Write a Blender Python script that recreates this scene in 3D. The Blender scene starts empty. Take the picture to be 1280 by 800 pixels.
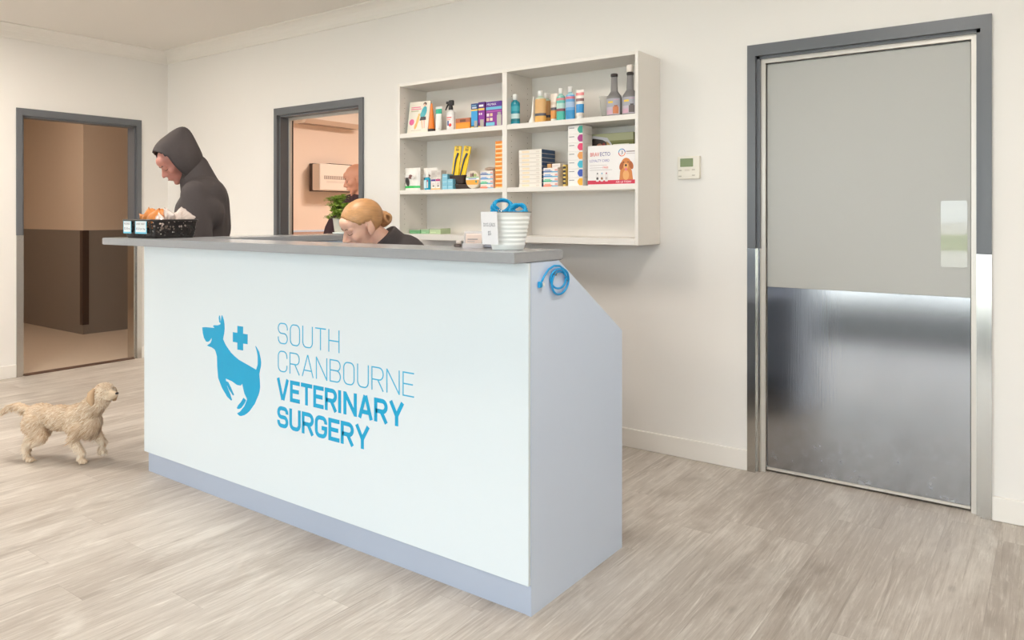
import bpy, bmesh, math, random
from mathutils import Vector, Matrix, noise
random.seed(11)
sc = bpy.context.scene
COL = sc.collection
PI = math.pi
R = math.radians

# ------------------------------------------------------------------ colours and materials
def lin(c):
    return tuple(((v/255)/12.92 if v/255 <= 0.04045 else (((v/255)+0.055)/1.055)**2.4) for v in c)

_mats = {}
def mat(name, rgb, rough=0.5, metal=0.0, spec=0.5, coat=0.0, alpha=1.0, trans=0.0, emit=0.0, vary=0.0, scale=30.0, bump=0.0, bscale=200.0, stretch=None, sss=0.0, aniso=0.0, rvary=0.0):
    """a principled material with optional procedural colour variation and bump"""
    if name in _mats: return _mats[name]
    m = bpy.data.materials.new(name); m.use_nodes = True
    nt = m.node_tree; N = nt.nodes; L = nt.links
    b = N['Principled BSDF']
    c = lin(rgb)
    b.inputs['Base Color'].default_value = (*c, 1)
    b.inputs['Roughness'].default_value = rough
    b.inputs['Metallic'].default_value = metal
    b.inputs['Specular IOR Level'].default_value = spec
    b.inputs['Coat Weight'].default_value = coat
    b.inputs['Coat Roughness'].default_value = 0.08
    b.inputs['Alpha'].default_value = alpha
    b.inputs['Transmission Weight'].default_value = trans
    b.inputs['Anisotropic'].default_value = aniso
    if sss:
        b.inputs['Subsurface Weight'].default_value = sss
        b.inputs['Subsurface Radius'].default_value = (0.02, 0.008, 0.004)
        b.inputs['Subsurface Scale'].default_value = 0.5
    if emit:
        b.inputs['Emission Color'].default_value = (*c, 1)
        b.inputs['Emission Strength'].default_value = emit
    tc = N.new('ShaderNodeTexCoord')
    mp = N.new('ShaderNodeMapping'); L.new(tc.outputs['Object'], mp.inputs[0])
    if stretch: mp.inputs['Scale'].default_value = stretch
    nz = N.new('ShaderNodeTexNoise'); nz.inputs['Scale'].default_value = scale; nz.inputs['Detail'].default_value = 5
    L.new(mp.outputs[0], nz.inputs['Vector'])
    if vary:
        mx = N.new('ShaderNodeMix'); mx.data_type = 'RGBA'
        mx.inputs['A'].default_value = (*[max(0, v*(1-vary)) for v in c], 1)
        mx.inputs['B'].default_value = (*[min(1, v*(1+vary)) for v in c], 1)
        L.new(nz.outputs['Fac'], mx.inputs['Factor']); L.new(mx.outputs['Result'], b.inputs['Base Color'])
    if rvary:
        mr = N.new('ShaderNodeMapRange'); mr.inputs['To Min'].default_value = max(0, rough-rvary); mr.inputs['To Max'].default_value = rough+rvary
        L.new(nz.outputs['Fac'], mr.inputs['Value']); L.new(mr.outputs[0], b.inputs['Roughness'])
    if bump:
        nb = N.new('ShaderNodeTexNoise'); nb.inputs['Scale'].default_value = bscale; nb.inputs['Detail'].default_value = 3
        L.new(mp.outputs[0], nb.inputs['Vector'])
        bp = N.new('ShaderNodeBump'); bp.inputs['Strength'].default_value = bump; bp.inputs['Distance'].default_value = 0.002
        L.new(nb.outputs['Fac'], bp.inputs['Height']); L.new(bp.outputs[0], b.inputs['Normal'])
    _mats[name] = m
    return m

def P(rgb, rough=0.45):
    """printed card or plastic of one colour"""
    return mat('print_%d_%d_%d_%d' % (*rgb, int(rough*100)), rgb, rough)

# ------------------------------------------------------------------ mesh builder
class MB:
    def __init__(s): s.v=[]; s.f=[]; s.m=[]; s.sm=[]; s.mats=[]
    def mi(s, m):
        if m not in s.mats: s.mats.append(m)
        return s.mats.index(m)
    def add(s, vs, fs, m, smooth=False):
        o=len(s.v); k=s.mi(m); s.v += [tuple(v) for v in vs]
        for f in fs: s.f.append(tuple(i+o for i in f)); s.m.append(k); s.sm.append(smooth)
        return s
    def box(s, x0,x1,y0,y1,z0,z1, m, T=None):
        vs=[Vector(p) for p in ((x0,y0,z0),(x1,y0,z0),(x1,y1,z0),(x0,y1,z0),(x0,y0,z1),(x1,y0,z1),(x1,y1,z1),(x0,y1,z1))]
        if T: vs=[T@v for v in vs]
        return s.add(vs, [(0,3,2,1),(4,5,6,7),(0,1,5,4),(1,2,6,5),(2,3,7,6),(3,0,4,7)], m)
    def bmesh_add(s, bm, m, smooth=False, T=None):
        bm.verts.ensure_lookup_table(); bm.verts.index_update()
        vs=[(T@v.co if T else v.co) for v in bm.verts]
        fs=[tuple(v.index for v in f.verts) for f in bm.faces]
        s.add(vs, fs, m, smooth); bm.free(); return s
    def rbox(s, x0,x1,y0,y1,z0,z1, m, r=0.004, seg=2, T=None, smooth=False):
        bm=bmesh.new(); bmesh.ops.create_cube(bm, size=1)
        for v in bm.verts: v.co=Vector(((x0+x1)/2+v.co.x*(x1-x0),(y0+y1)/2+v.co.y*(y1-y0),(z0+z1)/2+v.co.z*(z1-z0)))
        bmesh.ops.bevel(bm, geom=bm.edges[:], offset=r, segments=seg, affect='EDGES', profile=0.5)
        return s.bmesh_add(bm, m, smooth, T)
    def lathe(s, prof, m, seg=24, c=(0,0,0), sx=1, sy=1, T=None, cap=True):
        vs=[];fs=[]
        for r,z in prof:
            for k in range(seg):
                a=2*PI*k/seg; p=Vector((c[0]+r*sx*math.cos(a), c[1]+r*sy*math.sin(a), c[2]+z)); vs.append(T@p if T else p)
        n=len(prof)
        for i in range(n-1):
            for k in range(seg):
                k2=(k+1)%seg; fs.append((i*seg+k,i*seg+k2,(i+1)*seg+k2,(i+1)*seg+k))
        s.add(vs, fs, m, True)
        if cap:
            s.add(vs[:seg], [tuple(reversed(range(seg)))], m); s.add(vs[-seg:], [tuple(range(seg))], m)
        return s
    def tube(s, pts, rad, m, seg=8, closed=False, T=None):
        pts=[Vector(p) for p in pts]; n=len(pts)
        rads = rad if isinstance(rad,(list,tuple)) else [rad]*n
        vs=[];fs=[]; up=Vector((0,0,1)); prev=None
        for i,p in enumerate(pts):
            if closed: t=pts[(i+1)%n]-pts[i-1]
            else: t=pts[min(i+1,n-1)]-pts[max(i-1,0)]
            t.normalize()
            a = (prev - t*prev.dot(t)) if prev is not None else (up.cross(t) if abs(t.z)<0.95 else Vector((1,0,0)).cross(t))
            if a.length<1e-6: a=Vector((1,0,0)).cross(t)
            a.normalize(); b=t.cross(a); prev=a
            for k in range(seg):
                an=2*PI*k/seg; q=p+(a*math.cos(an)+b*math.sin(an))*rads[i]; vs.append(T@q if T else q)
        for i in range(n if closed else n-1):
            j=(i+1)%n
            for k in range(seg):
                k2=(k+1)%seg; fs.append((i*seg+k,i*seg+k2,j*seg+k2,j*seg+k))
        s.add(vs, fs, m, True)
        if not closed:
            s.add(vs[:seg], [tuple(reversed(range(seg)))], m); s.add(vs[-seg:], [tuple(range(seg))], m)
        return s
    def ell(s, c, r, m, seg=16, rings=10, T=None, rot=None):
        vs=[];fs=[]; c=Vector(c)
        for i in range(rings+1):
            th=PI*i/rings
            for k in range(seg):
                a=2*PI*k/seg
                p=Vector((r[0]*math.sin(th)*math.cos(a), r[1]*math.sin(th)*math.sin(a), r[2]*math.cos(th)))
                if rot: p=rot@p
                p=p+c; vs.append(T@p if T else p)
        for i in range(rings):
            for k in range(seg):
                k2=(k+1)%seg; fs.append((i*seg+k,(i+1)*seg+k,(i+1)*seg+k2,i*seg+k2))
        return s.add(vs, fs, m, True)
    def caps(s, a, b, ra, rb, m, T=None):
        """tapered capsule"""
        s.ell(a,(ra,)*3,m,T=T); s.ell(b,(rb,)*3,m,T=T)
        return s.tube([a,b],[ra,rb],m,seg=16,T=T)
    def prism(s, outline, axis, a, b, m, T=None):
        """closed 2D outline extruded along an axis; axis 'y': (x,z) pairs, 'x': (y,z) pairs, 'z': (x,y) pairs"""
        n=len(outline)
        def mk(p,d): return {'y':(p[0],d,p[1]),'x':(d,p[0],p[1]),'z':(p[0],p[1],d)}[axis]
        vs=[Vector(mk(p,a)) for p in outline]+[Vector(mk(p,b)) for p in outline]
        if T: vs=[T@v for v in vs]
        fs=[tuple(range(n)), tuple(reversed(range(n,2*n)))]+[(i,i+n,(i+1)%n+n,(i+1)%n) for i in range(n)]
        return s.add(vs, fs, m)
    def build(s, name, parent=None, loc=(0,0,0), rot=None, fix=True):
        me=bpy.data.meshes.new(name); me.from_pydata(s.v, [], s.f)
        for m in s.mats: me.materials.append(m)
        me.polygons.foreach_set('material_index', s.m); me.polygons.foreach_set('use_smooth', s.sm)
        me.update()
        if fix:
            bm=bmesh.new(); bm.from_mesh(me); bmesh.ops.recalc_face_normals(bm, faces=bm.faces); bm.to_mesh(me); bm.free()
        o=bpy.data.objects.new(name, me); COL.objects.link(o); o.location=loc
        if rot: o.rotation_euler=rot
        if parent: o.parent=parent
        return o

def tag(o, label, cat, group=None):
    o['label']=label; o['category']=cat
    if group: o['group']=group
    return o
def thing(name, label, cat, loc=(0,0,0), rz=0, group=None):
    o=bpy.data.objects.new(name, None); COL.objects.link(o); o.location=loc; o.rotation_euler=(0,0,rz); o.empty_display_size=0.05
    return tag(o,label,cat,group)
def struct(o): o['kind']='structure'; return o
def sempty(name, loc=(0,0,0)):
    o=bpy.data.objects.new(name, None); COL.objects.link(o); o.location=loc; return struct(o)
def copy_tree(o, parent=None):
    c=o.copy(); COL.objects.link(c); c.parent=parent
    for ch in list(o.children): copy_tree(ch, c)
    return c

_tx={}
def text_geo(s, size, xscale=1.0):
    """flat lettering as (verts, faces) starting at x=0 on the baseline, in the built-in face"""
    k=(s,size)
    if k not in _tx:
        cu=bpy.data.curves.new('t','FONT'); cu.body=s; cu.size=size; cu.resolution_u=2
        o=bpy.data.objects.new('t',cu); COL.objects.link(o)
        bpy.context.view_layer.update()
        me=bpy.data.meshes.new_from_object(o.evaluated_get(bpy.context.evaluated_depsgraph_get()))
        _tx[k]=([v.co.copy() for v in me.vertices],[tuple(p.vertices) for p in me.polygons])
        bpy.data.objects.remove(o); bpy.data.curves.remove(cu); bpy.data.meshes.remove(me)
    return _tx[k]
def put_text(mb, s, size, x, y, z, m, width=None):
    """lettering facing -Y, at x,z, on plane y"""
    vs,fs=text_geo(s,size); w=max(v.x for v in vs)
    k=(width/w) if width else 1
    mb.add([(x+v.x*k,y,z+v.y) for v in vs], fs, m)

# ------------------------------------------------------------------ materials of the room
M_wall  = mat('painted plaster', (239,236,232), 0.75, spec=0.25, bump=0.05, bscale=350)
M_ceil  = mat('ceiling paint', (233,229,223), 0.85, spec=0.2)
M_trim  = mat('gloss white trim paint', (240,236,230), 0.35)
M_grey  = mat('grey door frame paint', (104,107,112), 0.35)
M_liner = mat('pale aluminium liner', (214,208,200), 0.35, metal=0.25)
M_seal  = mat('dark rubber seal', (52,42,38), 0.6)
M_leaf  = mat('light grey door laminate', (182,182,178), 0.42)
M_whitelam = mat('gloss white acrylic', (224,234,240), 0.12, spec=0.5, coat=0.4)
M_greylam  = mat('light grey laminate', (212,225,245), 0.38)
M_kick_shaded = mat('shaded kick laminate', (176,186,204), 0.38)  # same laminate as the desk end, with floor-level shade put into the colour
M_top   = mat('grey laminate top', (160,162,166), 0.22, spec=0.6, vary=0.04, scale=60)
M_mela  = mat('white melamine', (236,231,224), 0.4)
M_dot   = mat('shelf pin hole', (150,138,120), 0.8)
M_blue  = mat('cyan vinyl', (0,166,214), 0.35)
M_bluethin = mat('cyan vinyl thin', (60,178,218), 0.35)

def steel_mat(name, base, rough, sx, sz, mottled=0.0):
    m=bpy.data.materials.new(name); m.use_nodes=True; nt=m.node_tree; N=nt.nodes; L=nt.links; b=N['Principled BSDF']
    b.inputs['Metallic'].default_value=1; tc=N.new('ShaderNodeTexCoord'); mp=N.new('ShaderNodeMapping'); mp.inputs['Scale'].default_value=(sx,1,sz); L.new(tc.outputs['Object'],mp.inputs[0])
    nz=N.new('ShaderNodeTexNoise'); nz.inputs['Scale'].default_value=1; nz.inputs['Detail'].default_value=3; L.new(mp.outputs[0],nz.inputs['Vector'])
    n2=N.new('ShaderNodeTexNoise'); n2.inputs['Scale'].default_value=24; n2.inputs['Detail'].default_value=6; L.new(tc.outputs['Object'],n2.inputs['Vector'])
    # scuffs: stronger low on the plate (height on the plate is part of the wear's own shape)
    sp=N.new('ShaderNodeSeparateXYZ'); L.new(tc.outputs['Object'],sp.inputs[0])
    mr=N.new('ShaderNodeMapRange'); mr.inputs['From Min'].default_value=0.0; mr.inputs['From Max'].default_value=0.42; mr.inputs['To Min'].default_value=mottled; mr.inputs['To Max'].default_value=0
    L.new(sp.outputs['Z'],mr.inputs['Value'])
    r2=N.new('ShaderNodeMapRange'); r2.inputs['From Min'].default_value=0.42; r2.inputs['From Max'].default_value=0.85; L.new(n2.outputs['Fac'],r2.inputs['Value'])
    mu=N.new('ShaderNodeMath'); mu.operation='MULTIPLY'; L.new(mr.outputs[0],mu.inputs[0]); L.new(r2.outputs[0],mu.inputs[1])
    mx=N.new('ShaderNodeMix'); mx.data_type='RGBA'; c=lin(base)
    mx.inputs['A'].default_value=(*c,1); mx.inputs['B'].default_value=(*[min(1,v*1.12) for v in c],1); L.new(mu.outputs[0],mx.inputs['Factor']); L.new(mx.outputs['Result'],b.inputs['Base Color'])
    rr=N.new('ShaderNodeMapRange'); rr.inputs['To Min'].default_value=rough*0.8; rr.inputs['To Max'].default_value=rough*1.2; L.new(nz.outputs['Fac'],rr.inputs['Value'])
    ad=N.new('ShaderNodeMath'); ad.operation='ADD'; L.new(rr.outputs[0],ad.inputs[0])
    m3=N.new('ShaderNodeMath'); m3.operation='MULTIPLY'; m3.inputs[1].default_value=0.35; L.new(mu.outputs[0],m3.inputs[0]); L.new(m3.outputs[0],ad.inputs[1]); L.new(ad.outputs[0],b.inputs['Roughness'])
    bp=N.new('ShaderNodeBump'); bp.inputs['Strength'].default_value=0.14; bp.inputs['Distance'].default_value=0.001; L.new(nz.outputs['Fac'],bp.inputs['Height']); L.new(bp.outputs[0],b.inputs['Normal'])
    return m
M_steel = steel_mat('brushed stainless steel', (172,173,177), 0.12, 300, 4, 1.0)
M_steelv = steel_mat('brushed stainless jamb', (200,198,194), 0.16, 200, 2, 0.0)
M_polish = mat('polished steel', (225,222,215), 0.08, metal=1)
M_pushp = mat('clear acrylic push plate', (176,174,164), 0.03, spec=1.0)

def plank_mat(name, base, dark, pale, pw=0.184, pl=1.22):
    m=bpy.data.materials.new(name); m.use_nodes=True; nt=m.node_tree; N=nt.nodes; L=nt.links; b=N['Principled BSDF']
    def math_(op,a=None,bb=None,v0=None,v1=None):
        n=N.new('ShaderNodeMath'); n.operation=op
        if a is not None: L.new(a,n.inputs[0])
        if bb is not None: L.new(bb,n.inputs[1])
        if v0 is not None: n.inputs[0].default_value=v0
        if v1 is not None: n.inputs[1].default_value=v1
        return n.outputs[0]
    tc=N.new('ShaderNodeTexCoord'); sp=N.new('ShaderNodeSeparateXYZ'); L.new(tc.outputs['Object'],sp.inputs[0])
    xs=math_('DIVIDE',sp.outputs['X'],v1=pw); xi=math_('FLOOR',xs); xf=math_('FRACT',xs)
    w1=N.new('ShaderNodeTexWhiteNoise'); w1.noise_dimensions='1D'; L.new(xi,w1.inputs['W'])
    yo=math_('ADD',math_('DIVIDE',sp.outputs['Y'],v1=pl),w1.outputs['Value']); yi=math_('FLOOR',yo); yf=math_('FRACT',yo)
    cb=N.new('ShaderNodeCombineXYZ'); L.new(xi,cb.inputs['X']); L.new(yi,cb.inputs['Y'])
    w2=N.new('ShaderNodeTexWhiteNoise'); w2.noise_dimensions='3D'; L.new(cb.outputs[0],w2.inputs['Vector'])
    off=math_('MULTIPLY',w2.outputs['Value'],v1=37.0)
    gc=N.new('ShaderNodeCombineXYZ'); L.new(math_('ADD',sp.outputs['X'],off),gc.inputs['X']); L.new(math_('ADD',sp.outputs['Y'],off),gc.inputs['Y'])
    def stretched(sx,sy,detail=6,dist=0.0,rough=0.6):
        mp=N.new('ShaderNodeMapping'); mp.inputs['Scale'].default_value=(sx,sy,1); L.new(gc.outputs[0],mp.inputs[0])
        nz=N.new('ShaderNodeTexNoise'); nz.inputs['Scale'].default_value=1; nz.inputs['Detail'].default_value=detail; nz.inputs['Distortion'].default_value=dist; nz.inputs['Roughness'].default_value=rough
        L.new(mp.outputs[0],nz.inputs['Vector']); return nz.outputs['Fac']
    broad=stretched(5.5,0.9,4,0.6); fine=stretched(75,3.4,9,0.8,0.75); streak=stretched(28,1.7,7,1.8,0.65); dstreak=stretched(44,1.5,8,1.6,0.7); blotch=stretched(7,2.4,6,1.0,0.6); pores=stretched(260,9,4,0)
    # cathedral rings
    wv=N.new('ShaderNodeTexWave'); wv.wave_type='RINGS'; wv.inputs['Scale'].default_value=1; wv.inputs['Distortion'].default_value=3.0; wv.inputs['Detail'].default_value=3; wv.inputs['Detail Scale'].default_value=1.5
    mw=N.new('ShaderNodeMapping'); mw.inputs['Scale'].default_value=(13,1.25,1); L.new(gc.outputs[0],mw.inputs[0]); L.new(mw.outputs[0],wv.inputs['Vector'])
    def mix(a,bb,f):
        mx=N.new('ShaderNodeMix'); mx.data_type='RGBA'
        for s_,v in (('A',a),('B',bb)):
            if isinstance(v,tuple): mx.inputs[s_].default_value=(*lin(v),1)
            else: L.new(v,mx.inputs[s_])
        L.new(f,mx.inputs['Factor']); return mx.outputs['Result']
    def rng(v,a,bb,c=0,d=1):
        r=N.new('ShaderNodeMapRange'); r.inputs['From Min'].default_value=a; r.inputs['From Max'].default_value=bb; r.inputs['To Min'].default_value=c; r.inputs['To Max'].default_value=d; L.new(v,r.inputs['Value']); return r.outputs[0]
    c=mix(base,dark,rng(broad,0.35,0.75,0,0.55))
    c=mix(c,dark,rng(w2.outputs['Value'],0,1,0,0.35))
    c=mix(c,pale,rng(fine,0.5,0.70,0,0.65)); c=mix(c,dark,rng(fine,0.46,0.32,0,0.32))
    c=mix(c,pale,rng(streak,0.6,0.72,0,0.7))
    c=mix(c,dark,rng(dstreak,0.54,0.68,0,0.65))
    c=mix(c,pale,rng(blotch,0.52,0.72,0,0.45))
    vk=N.new('ShaderNodeTexVoronoi'); vk.inputs['Scale'].default_value=1; mk=N.new('ShaderNodeMapping'); mk.inputs['Scale'].default_value=(4.2,1.9,1); L.new(gc.outputs[0],mk.inputs[0]); L.new(mk.outputs[0],vk.inputs['Vector'])
    c=mix(c,tuple(int(v*0.78) for v in dark),rng(vk.outputs['Distance'],0.07,0.02,0,0.32))
    c=mix(c,dark,rng(math_('MULTIPLY',wv.outputs['Fac'],rng(broad,0.45,0.7)),0.3,0.9,0,0.4))
    c=mix(c,dark,rng(pores,0.60,0.72,0,0.5))
    # seams
    e1=math_('LESS_THAN',xf,v1=0.008); e2=math_('LESS_THAN',yf,v1=0.0012); seam=math_('MAXIMUM',e1,e2)
    c=mix(c,tuple(int(v*0.72) for v in dark),math_('MULTIPLY',seam,v1=0.28))
    L.new(c,b.inputs['Base Color'])
    L.new(rng(fine,0.3,0.7,0.33,0.5),b.inputs['Roughness']); b.inputs['Specular IOR Level'].default_value=0.45
    bp=N.new('ShaderNodeBump'); bp.inputs['Strength'].default_value=0.12; bp.inputs['Distance'].default_value=0.002
    L.new(math_('SUBTRACT',fine,seam),bp.inputs['Height']); L.new(bp.outputs[0],b.inputs['Normal'])
    return m
M_floor = plank_mat('limed oak vinyl plank', (206,198,189), (150,137,125), (234,229,221))
M_hallfloor = mat('pale vinyl sheet', (205,190,172), 0.35, vary=0.05, scale=20)
M_hallwall = mat('beige hall paint', (214,198,180), 0.7, spec=0.2)
M_dado = mat('taupe wall vinyl', (130,122,115), 0.5)
M_rearwall = mat('warm cream paint', (246,226,208), 0.7, spec=0.2)
M_outlawn = mat('mown lawn', (120,150,80), 0.9, vary=0.2, scale=3)
M_pave = mat('pale paving', (225,220,212), 0.8, vary=0.05, scale=2)
M_led = mat('lit diffuser', (255,238,216), 0.5, emit=7)
M_ledw = mat('lit diffuser warm', (255,206,160), 0.5, emit=9)

# ------------------------------------------------------------------ room shell
WY=3.68; LX=-6.53; CZ=2.72; RX=1.8; FY=-3.75; T=0.12
struct(MB().box(-6.59,RX+T,FY-T,WY+T,-0.08,0,M_floor).build('floor'))
struct(MB().box(-10.4,-6.59,0.6,7.4,-0.08,0,M_hallfloor).build('floor'))
struct(MB().box(-6.59,-2.4,WY+T,7.4,-0.08,0,M_hallfloor).build('floor'))
struct(MB().box(-10.4,RX+T,FY-T,7.4,CZ,CZ+0.1,M_ceil).build('ceiling'))
# back wall with two door openings
b=MB()
D2=(-4.955,-3.975); D1=(-1.222,-0.228); DT=2.08
for x0,x1 in ((LX-T,D2[0]),(D2[1],D1[0]),(D1[1],RX+T)): b.box(x0,x1,WY,WY+T,0,CZ,M_wall)
for x0,x1 in (D2,D1): b.box(x0,x1,WY,WY+T,DT,CZ,M_wall)
struct(b.build('wall_back'))
# left wall with one opening
DL=(2.463,3.423)
b=MB()
for y0,y1 in ((FY-T,DL[0]),(DL[1],WY)): b.box(LX-T,LX,y0,y1,0,CZ,M_wall)
b.box(LX-T,LX,DL[0],DL[1],DT,CZ,M_wall)
struct(b.build('wall_left'))
struct(MB().box(RX,RX+T,FY-T,WY,0,CZ,M_wall).build('wall_right'))
# front wall behind the viewer, with shop glazing
GX0,GX1=-4.7,1.5
b=MB(); b.box(LX,GX0,FY-T,FY,0,CZ,M_wall); b.box(GX1,RX,FY-T,FY,0,CZ,M_wall); b.box(GX0,GX1,FY-T,FY,2.5,CZ,M_wall); b.box(GX0,GX1,FY-T,FY,0,0.09,M_wall)
struct(b.build('wall_front'))
def glass_mat():
    m=bpy.data.materials.new('window glass'); m.use_nodes=True; N=m.node_tree.nodes; L=m.node_tree.links; N.clear()
    o=N.new('ShaderNodeOutputMaterial'); mx=N.new('ShaderNodeMixShader'); t=N.new('ShaderNodeBsdfTransparent'); g=N.new('ShaderNodeBsdfGlossy'); f=N.new('ShaderNodeFresnel')
    g.inputs['Roughness'].default_value=0.0; f.inputs['IOR'].default_value=1.45; t.inputs['Color'].default_value=(0.96,0.98,0.97,1)
    L.new(f.outputs[0],mx.inputs[0]); L.new(t.outputs[0],mx.inputs[1]); L.new(g.outputs[0],mx.inputs[2]); L.new(mx.outputs[0],o.inputs[0]); return m
M_glass=glass_mat()
nw=4; wd=(GX1-GX0)/nw
for i in range(nw):
    x0=GX0+i*wd; x1=x0+wd
    w=sempty('window_%d'%(i+1),((x0+x1)/2,FY-0.06,0)); h=wd/2
    f=MB(); 
    for a,c in ((-h,-h+0.04),(h-0.04,h)): f.box(a,c,-0.04,0.04,0.09,2.5,M_grey)
    f.box(-h+0.04,h-0.04,-0.04,0.04,0.09,0.12,M_grey); f.box(-h+0.04,h-0.04,-0.04,0.04,2.45,2.5,M_grey)
    f.build('window_frame',w)
    MB().box(-h+0.04,h-0.04,-0.004,0.004,0.12,2.45,M_glass).build('pane',w)
# outside ground
struct(MB().box(-60,60,-24,FY-T,-0.2,-0.06,M_pave).build('ground'))
struct(MB().box(-60,60,-50,-24,-0.2,-0.05,M_outlawn).build('ground'))
struct(MB().box(-90,90,-140,-50,-0.2,-0.06,M_pave).build('ground'))

# hall behind the left door
b=MB(); b.box(-10.4,-8.297,3.748,7.4,0,CZ,M_hallwall)            # block whose corner shows
struct(b.build('wall_hall'))
for q in ((-10.4,LX-T,0.6,0.72),(-10.4,-10.28,0.72,3.748),(-8.297,-6.65,7.28,7.4)): struct(MB().box(*q,0,CZ,M_hallwall).build('wall_hall'))
b=MB(); b.box(-10.28,-8.291,3.742,3.748,0.0,1.095,M_dado); b.box(-8.297,-8.291,3.748,7.28,0.0,1.095,M_dado)
struct(b.build('trim_1'))
g=MB(); g.box(-8.345,-8.285,3.736,3.742,0.10,1.095,mat('dark corner guard',(66,50,44),0.35)); g.box(-8.291,-8.285,3.742,3.80,0.10,1.095,mat('dark corner guard',(66,50,44),0.35))
tag(g.build('corner_guard'),'dark brown corner guard on the hall corner seen through the left doorway','corner guard')
# rear room behind the middle door
for q in ((LX-T,LX,WY+T,7.4),(LX,-2.4,7.28,7.4),(-2.52,-2.4,WY+T,7.28)): struct(MB().box(*q,0,CZ,M_rearwall).build('wall_rear'))
b=MB(); b.box(LX,LX+0.006,WY+T,7.28,0,1.075,mat('pinkish dado',(206,172,156),0.5)); b.box(LX,LX+0.012,WY+T,7.28,1.075,1.095,M_greylam)
struct(b.build('trim_2'))
# unseen filler wall flush behind door 1, added to stop light leaking in
struct(MB().box(-1.6,0.2,3.801,3.9,0,CZ,M_wall).build('wall_closing'))

# cornice (cove) on back and left walls
def cove(n=6,s=0.10):
    pts=[(0,0),(0.0,-s),(0.008,-s)]
    for i in range(n+1):
        a=PI/2*i/n; pts.append((s-0.004-(s-0.014)*math.cos(a)+0.002, -s+0.004+(s-0.012)*math.sin(a)))
    pts += [(s,-0.006),(s,0)]
    return pts
c=cove()
struct(MB().prism([(WY-y,CZ+z) for y,z in c],'x',LX,RX,M_trim).build('trim_3'))
struct(MB().prism([(LX+x,CZ+z) for x,z in c],'y',FY,WY-0.001,M_trim).build('trim_4'))
# baseboards
def bb(name,x0,x1,y0,y1):
    b=MB(); b.rbox(x0,x1,y0,y1,0,0.10,M_trim,r=0.004); struct(b.build(name))
bb('baseboard_back',LX,-4.967,WY-0.014,WY+0.002); bb('baseboard_back',-3.963,-1.232,WY-0.014,WY+0.002); bb('baseboard_back',-0.217,RX,WY-0.014,WY+0.002)
bb('baseboard_left',LX-0.002,LX+0.014,FY,2.453); bb('baseboard_left',LX-0.002,LX+0.014,3.433,WY-0.014)

# ------------------------------------------------------------------ doors
def door_frame(root, w, liner=True, seal=False, depth=T, lsplit=1.095, ly=0.040):
    """frame in local coordinates: opening centred on x, front face at y=0 (towards the room), wall behind"""
    h=w/2
    def jamb(sgn,z0,z1,m,name):
        b=MB(); a=lambda u: sgn*(h-u)
        # stepped profile in plan: (inset from outer edge, y)
        pr=[(0,0),(0.040,0),(0.040,0.022),(0.056,0.022),(0.056,depth+0.012),(0.012,depth+0.012),(0.012,0.016),(0,0.016)]
        b.prism([(a(u),y) for u,y in pr],'z',z0,z1,m); return b.build(name,root)
    for sg in (-1,1):
        jamb(sg,0,lsplit,M_steelv,'jamb_cladding'); jamb(sg,lsplit,2.035,M_grey,'jamb')
    b=MB(); pr=[(2.09,0),(2.035,0),(2.035,0.022),(2.022,0.022),(2.022,depth+0.012),(2.078,depth+0.012),(2.078,0.016),(2.09,0.016)]
    b.prism([(y,z) for z,y in pr],'x',-h+0.012,h-0.012,M_grey)
    b.box(-h,-h+0.012,0.0,0.016,2.035,2.09,M_grey); b.box(h-0.012,h,0.0,0.016,2.035,2.09,M_grey)
    b.build('head_frame',root)
    if liner:
        b=MB()
        for sg in (-1,1):
            x0,x1=sorted((sg*(h-0.0561),sg*(h-0.076))); b.box(x0,x1,ly,ly+0.018,0,2.022,M_liner)
        b.box(-h+0.076,h-0.076,ly,ly+0.018,2.002,2.022,M_liner); b.build('liner',root)
    if seal:
        b=MB()
        for sg in (-1,1):
            x0,x1=sorted((sg*(h-0.0561),sg*(h-0.070))); b.box(x0,x1,0.122,depth+0.014,0,2.022,M_seal)
        b.build('door_seal',root)
# main door
xc=(-1.232-0.217)/2; W1=1.015
d1=sempty('door_1',(xc,WY-0.015,0)); door_frame(d1,W1)
lx0,lx1=-W1/2+0.0785,W1/2-0.0785
b=MB(); b.rbox(lx0,lx1,0.062,0.098,0.012,1.999,M_leaf,r=0.002); b.build('door_leaf',d1)
b=MB(); b.rbox(lx0+0.001,lx1-0.001,0.0595,0.0618,0.024,0.907,M_steel,r=0.0008,seg=1)
b.build('kick_plate',d1)
b=MB(); b.rbox(lx0+0.001,lx1-0.001,0.054,0.0617,0.010,0.022,M_liner,r=0.001,seg=1); b.build('door_sweep',d1)
def rrect(w,h,r,n=6):
    pts=[]
    for cx,cy,a0 in ((w/2-r,h/2-r,0),(-w/2+r,h/2-r,90),(-w/2+r,-h/2+r,180),(w/2-r,-h/2+r,270)):
        for i in range(n+1):
            a=R(a0+90*i/n); pts.append((cx+r*math.cos(a),cy+r*math.sin(a)))
    return pts
px=-0.358-xc
b=MB(); b.prism([(px+u,1.177+v) for u,v in rrect(0.1,0.288,0.012)],'y',0.0600,0.0622,M_pushp); b.build('push_plate',d1)
# middle doorway
d2=sempty('door_2',((-4.967-3.962)/2,WY-0.015,0)); door_frame(d2,1.005,seal=True,ly=0.098)
# left doorway
d3=sempty('door_3',(LX+0.015,(2.453+3.433)/2,0)); d3.rotation_euler=(0,0,PI/2); door_frame(d3,0.98,liner=False,lsplit=1.10)
# threshold strips
struct(MB().rbox(LX-0.07,LX+0.012,2.51,3.376,0.0,0.006,mat('brown threshold',(96,72,60),0.4),r=0.002).build('trim_5'))

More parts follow.
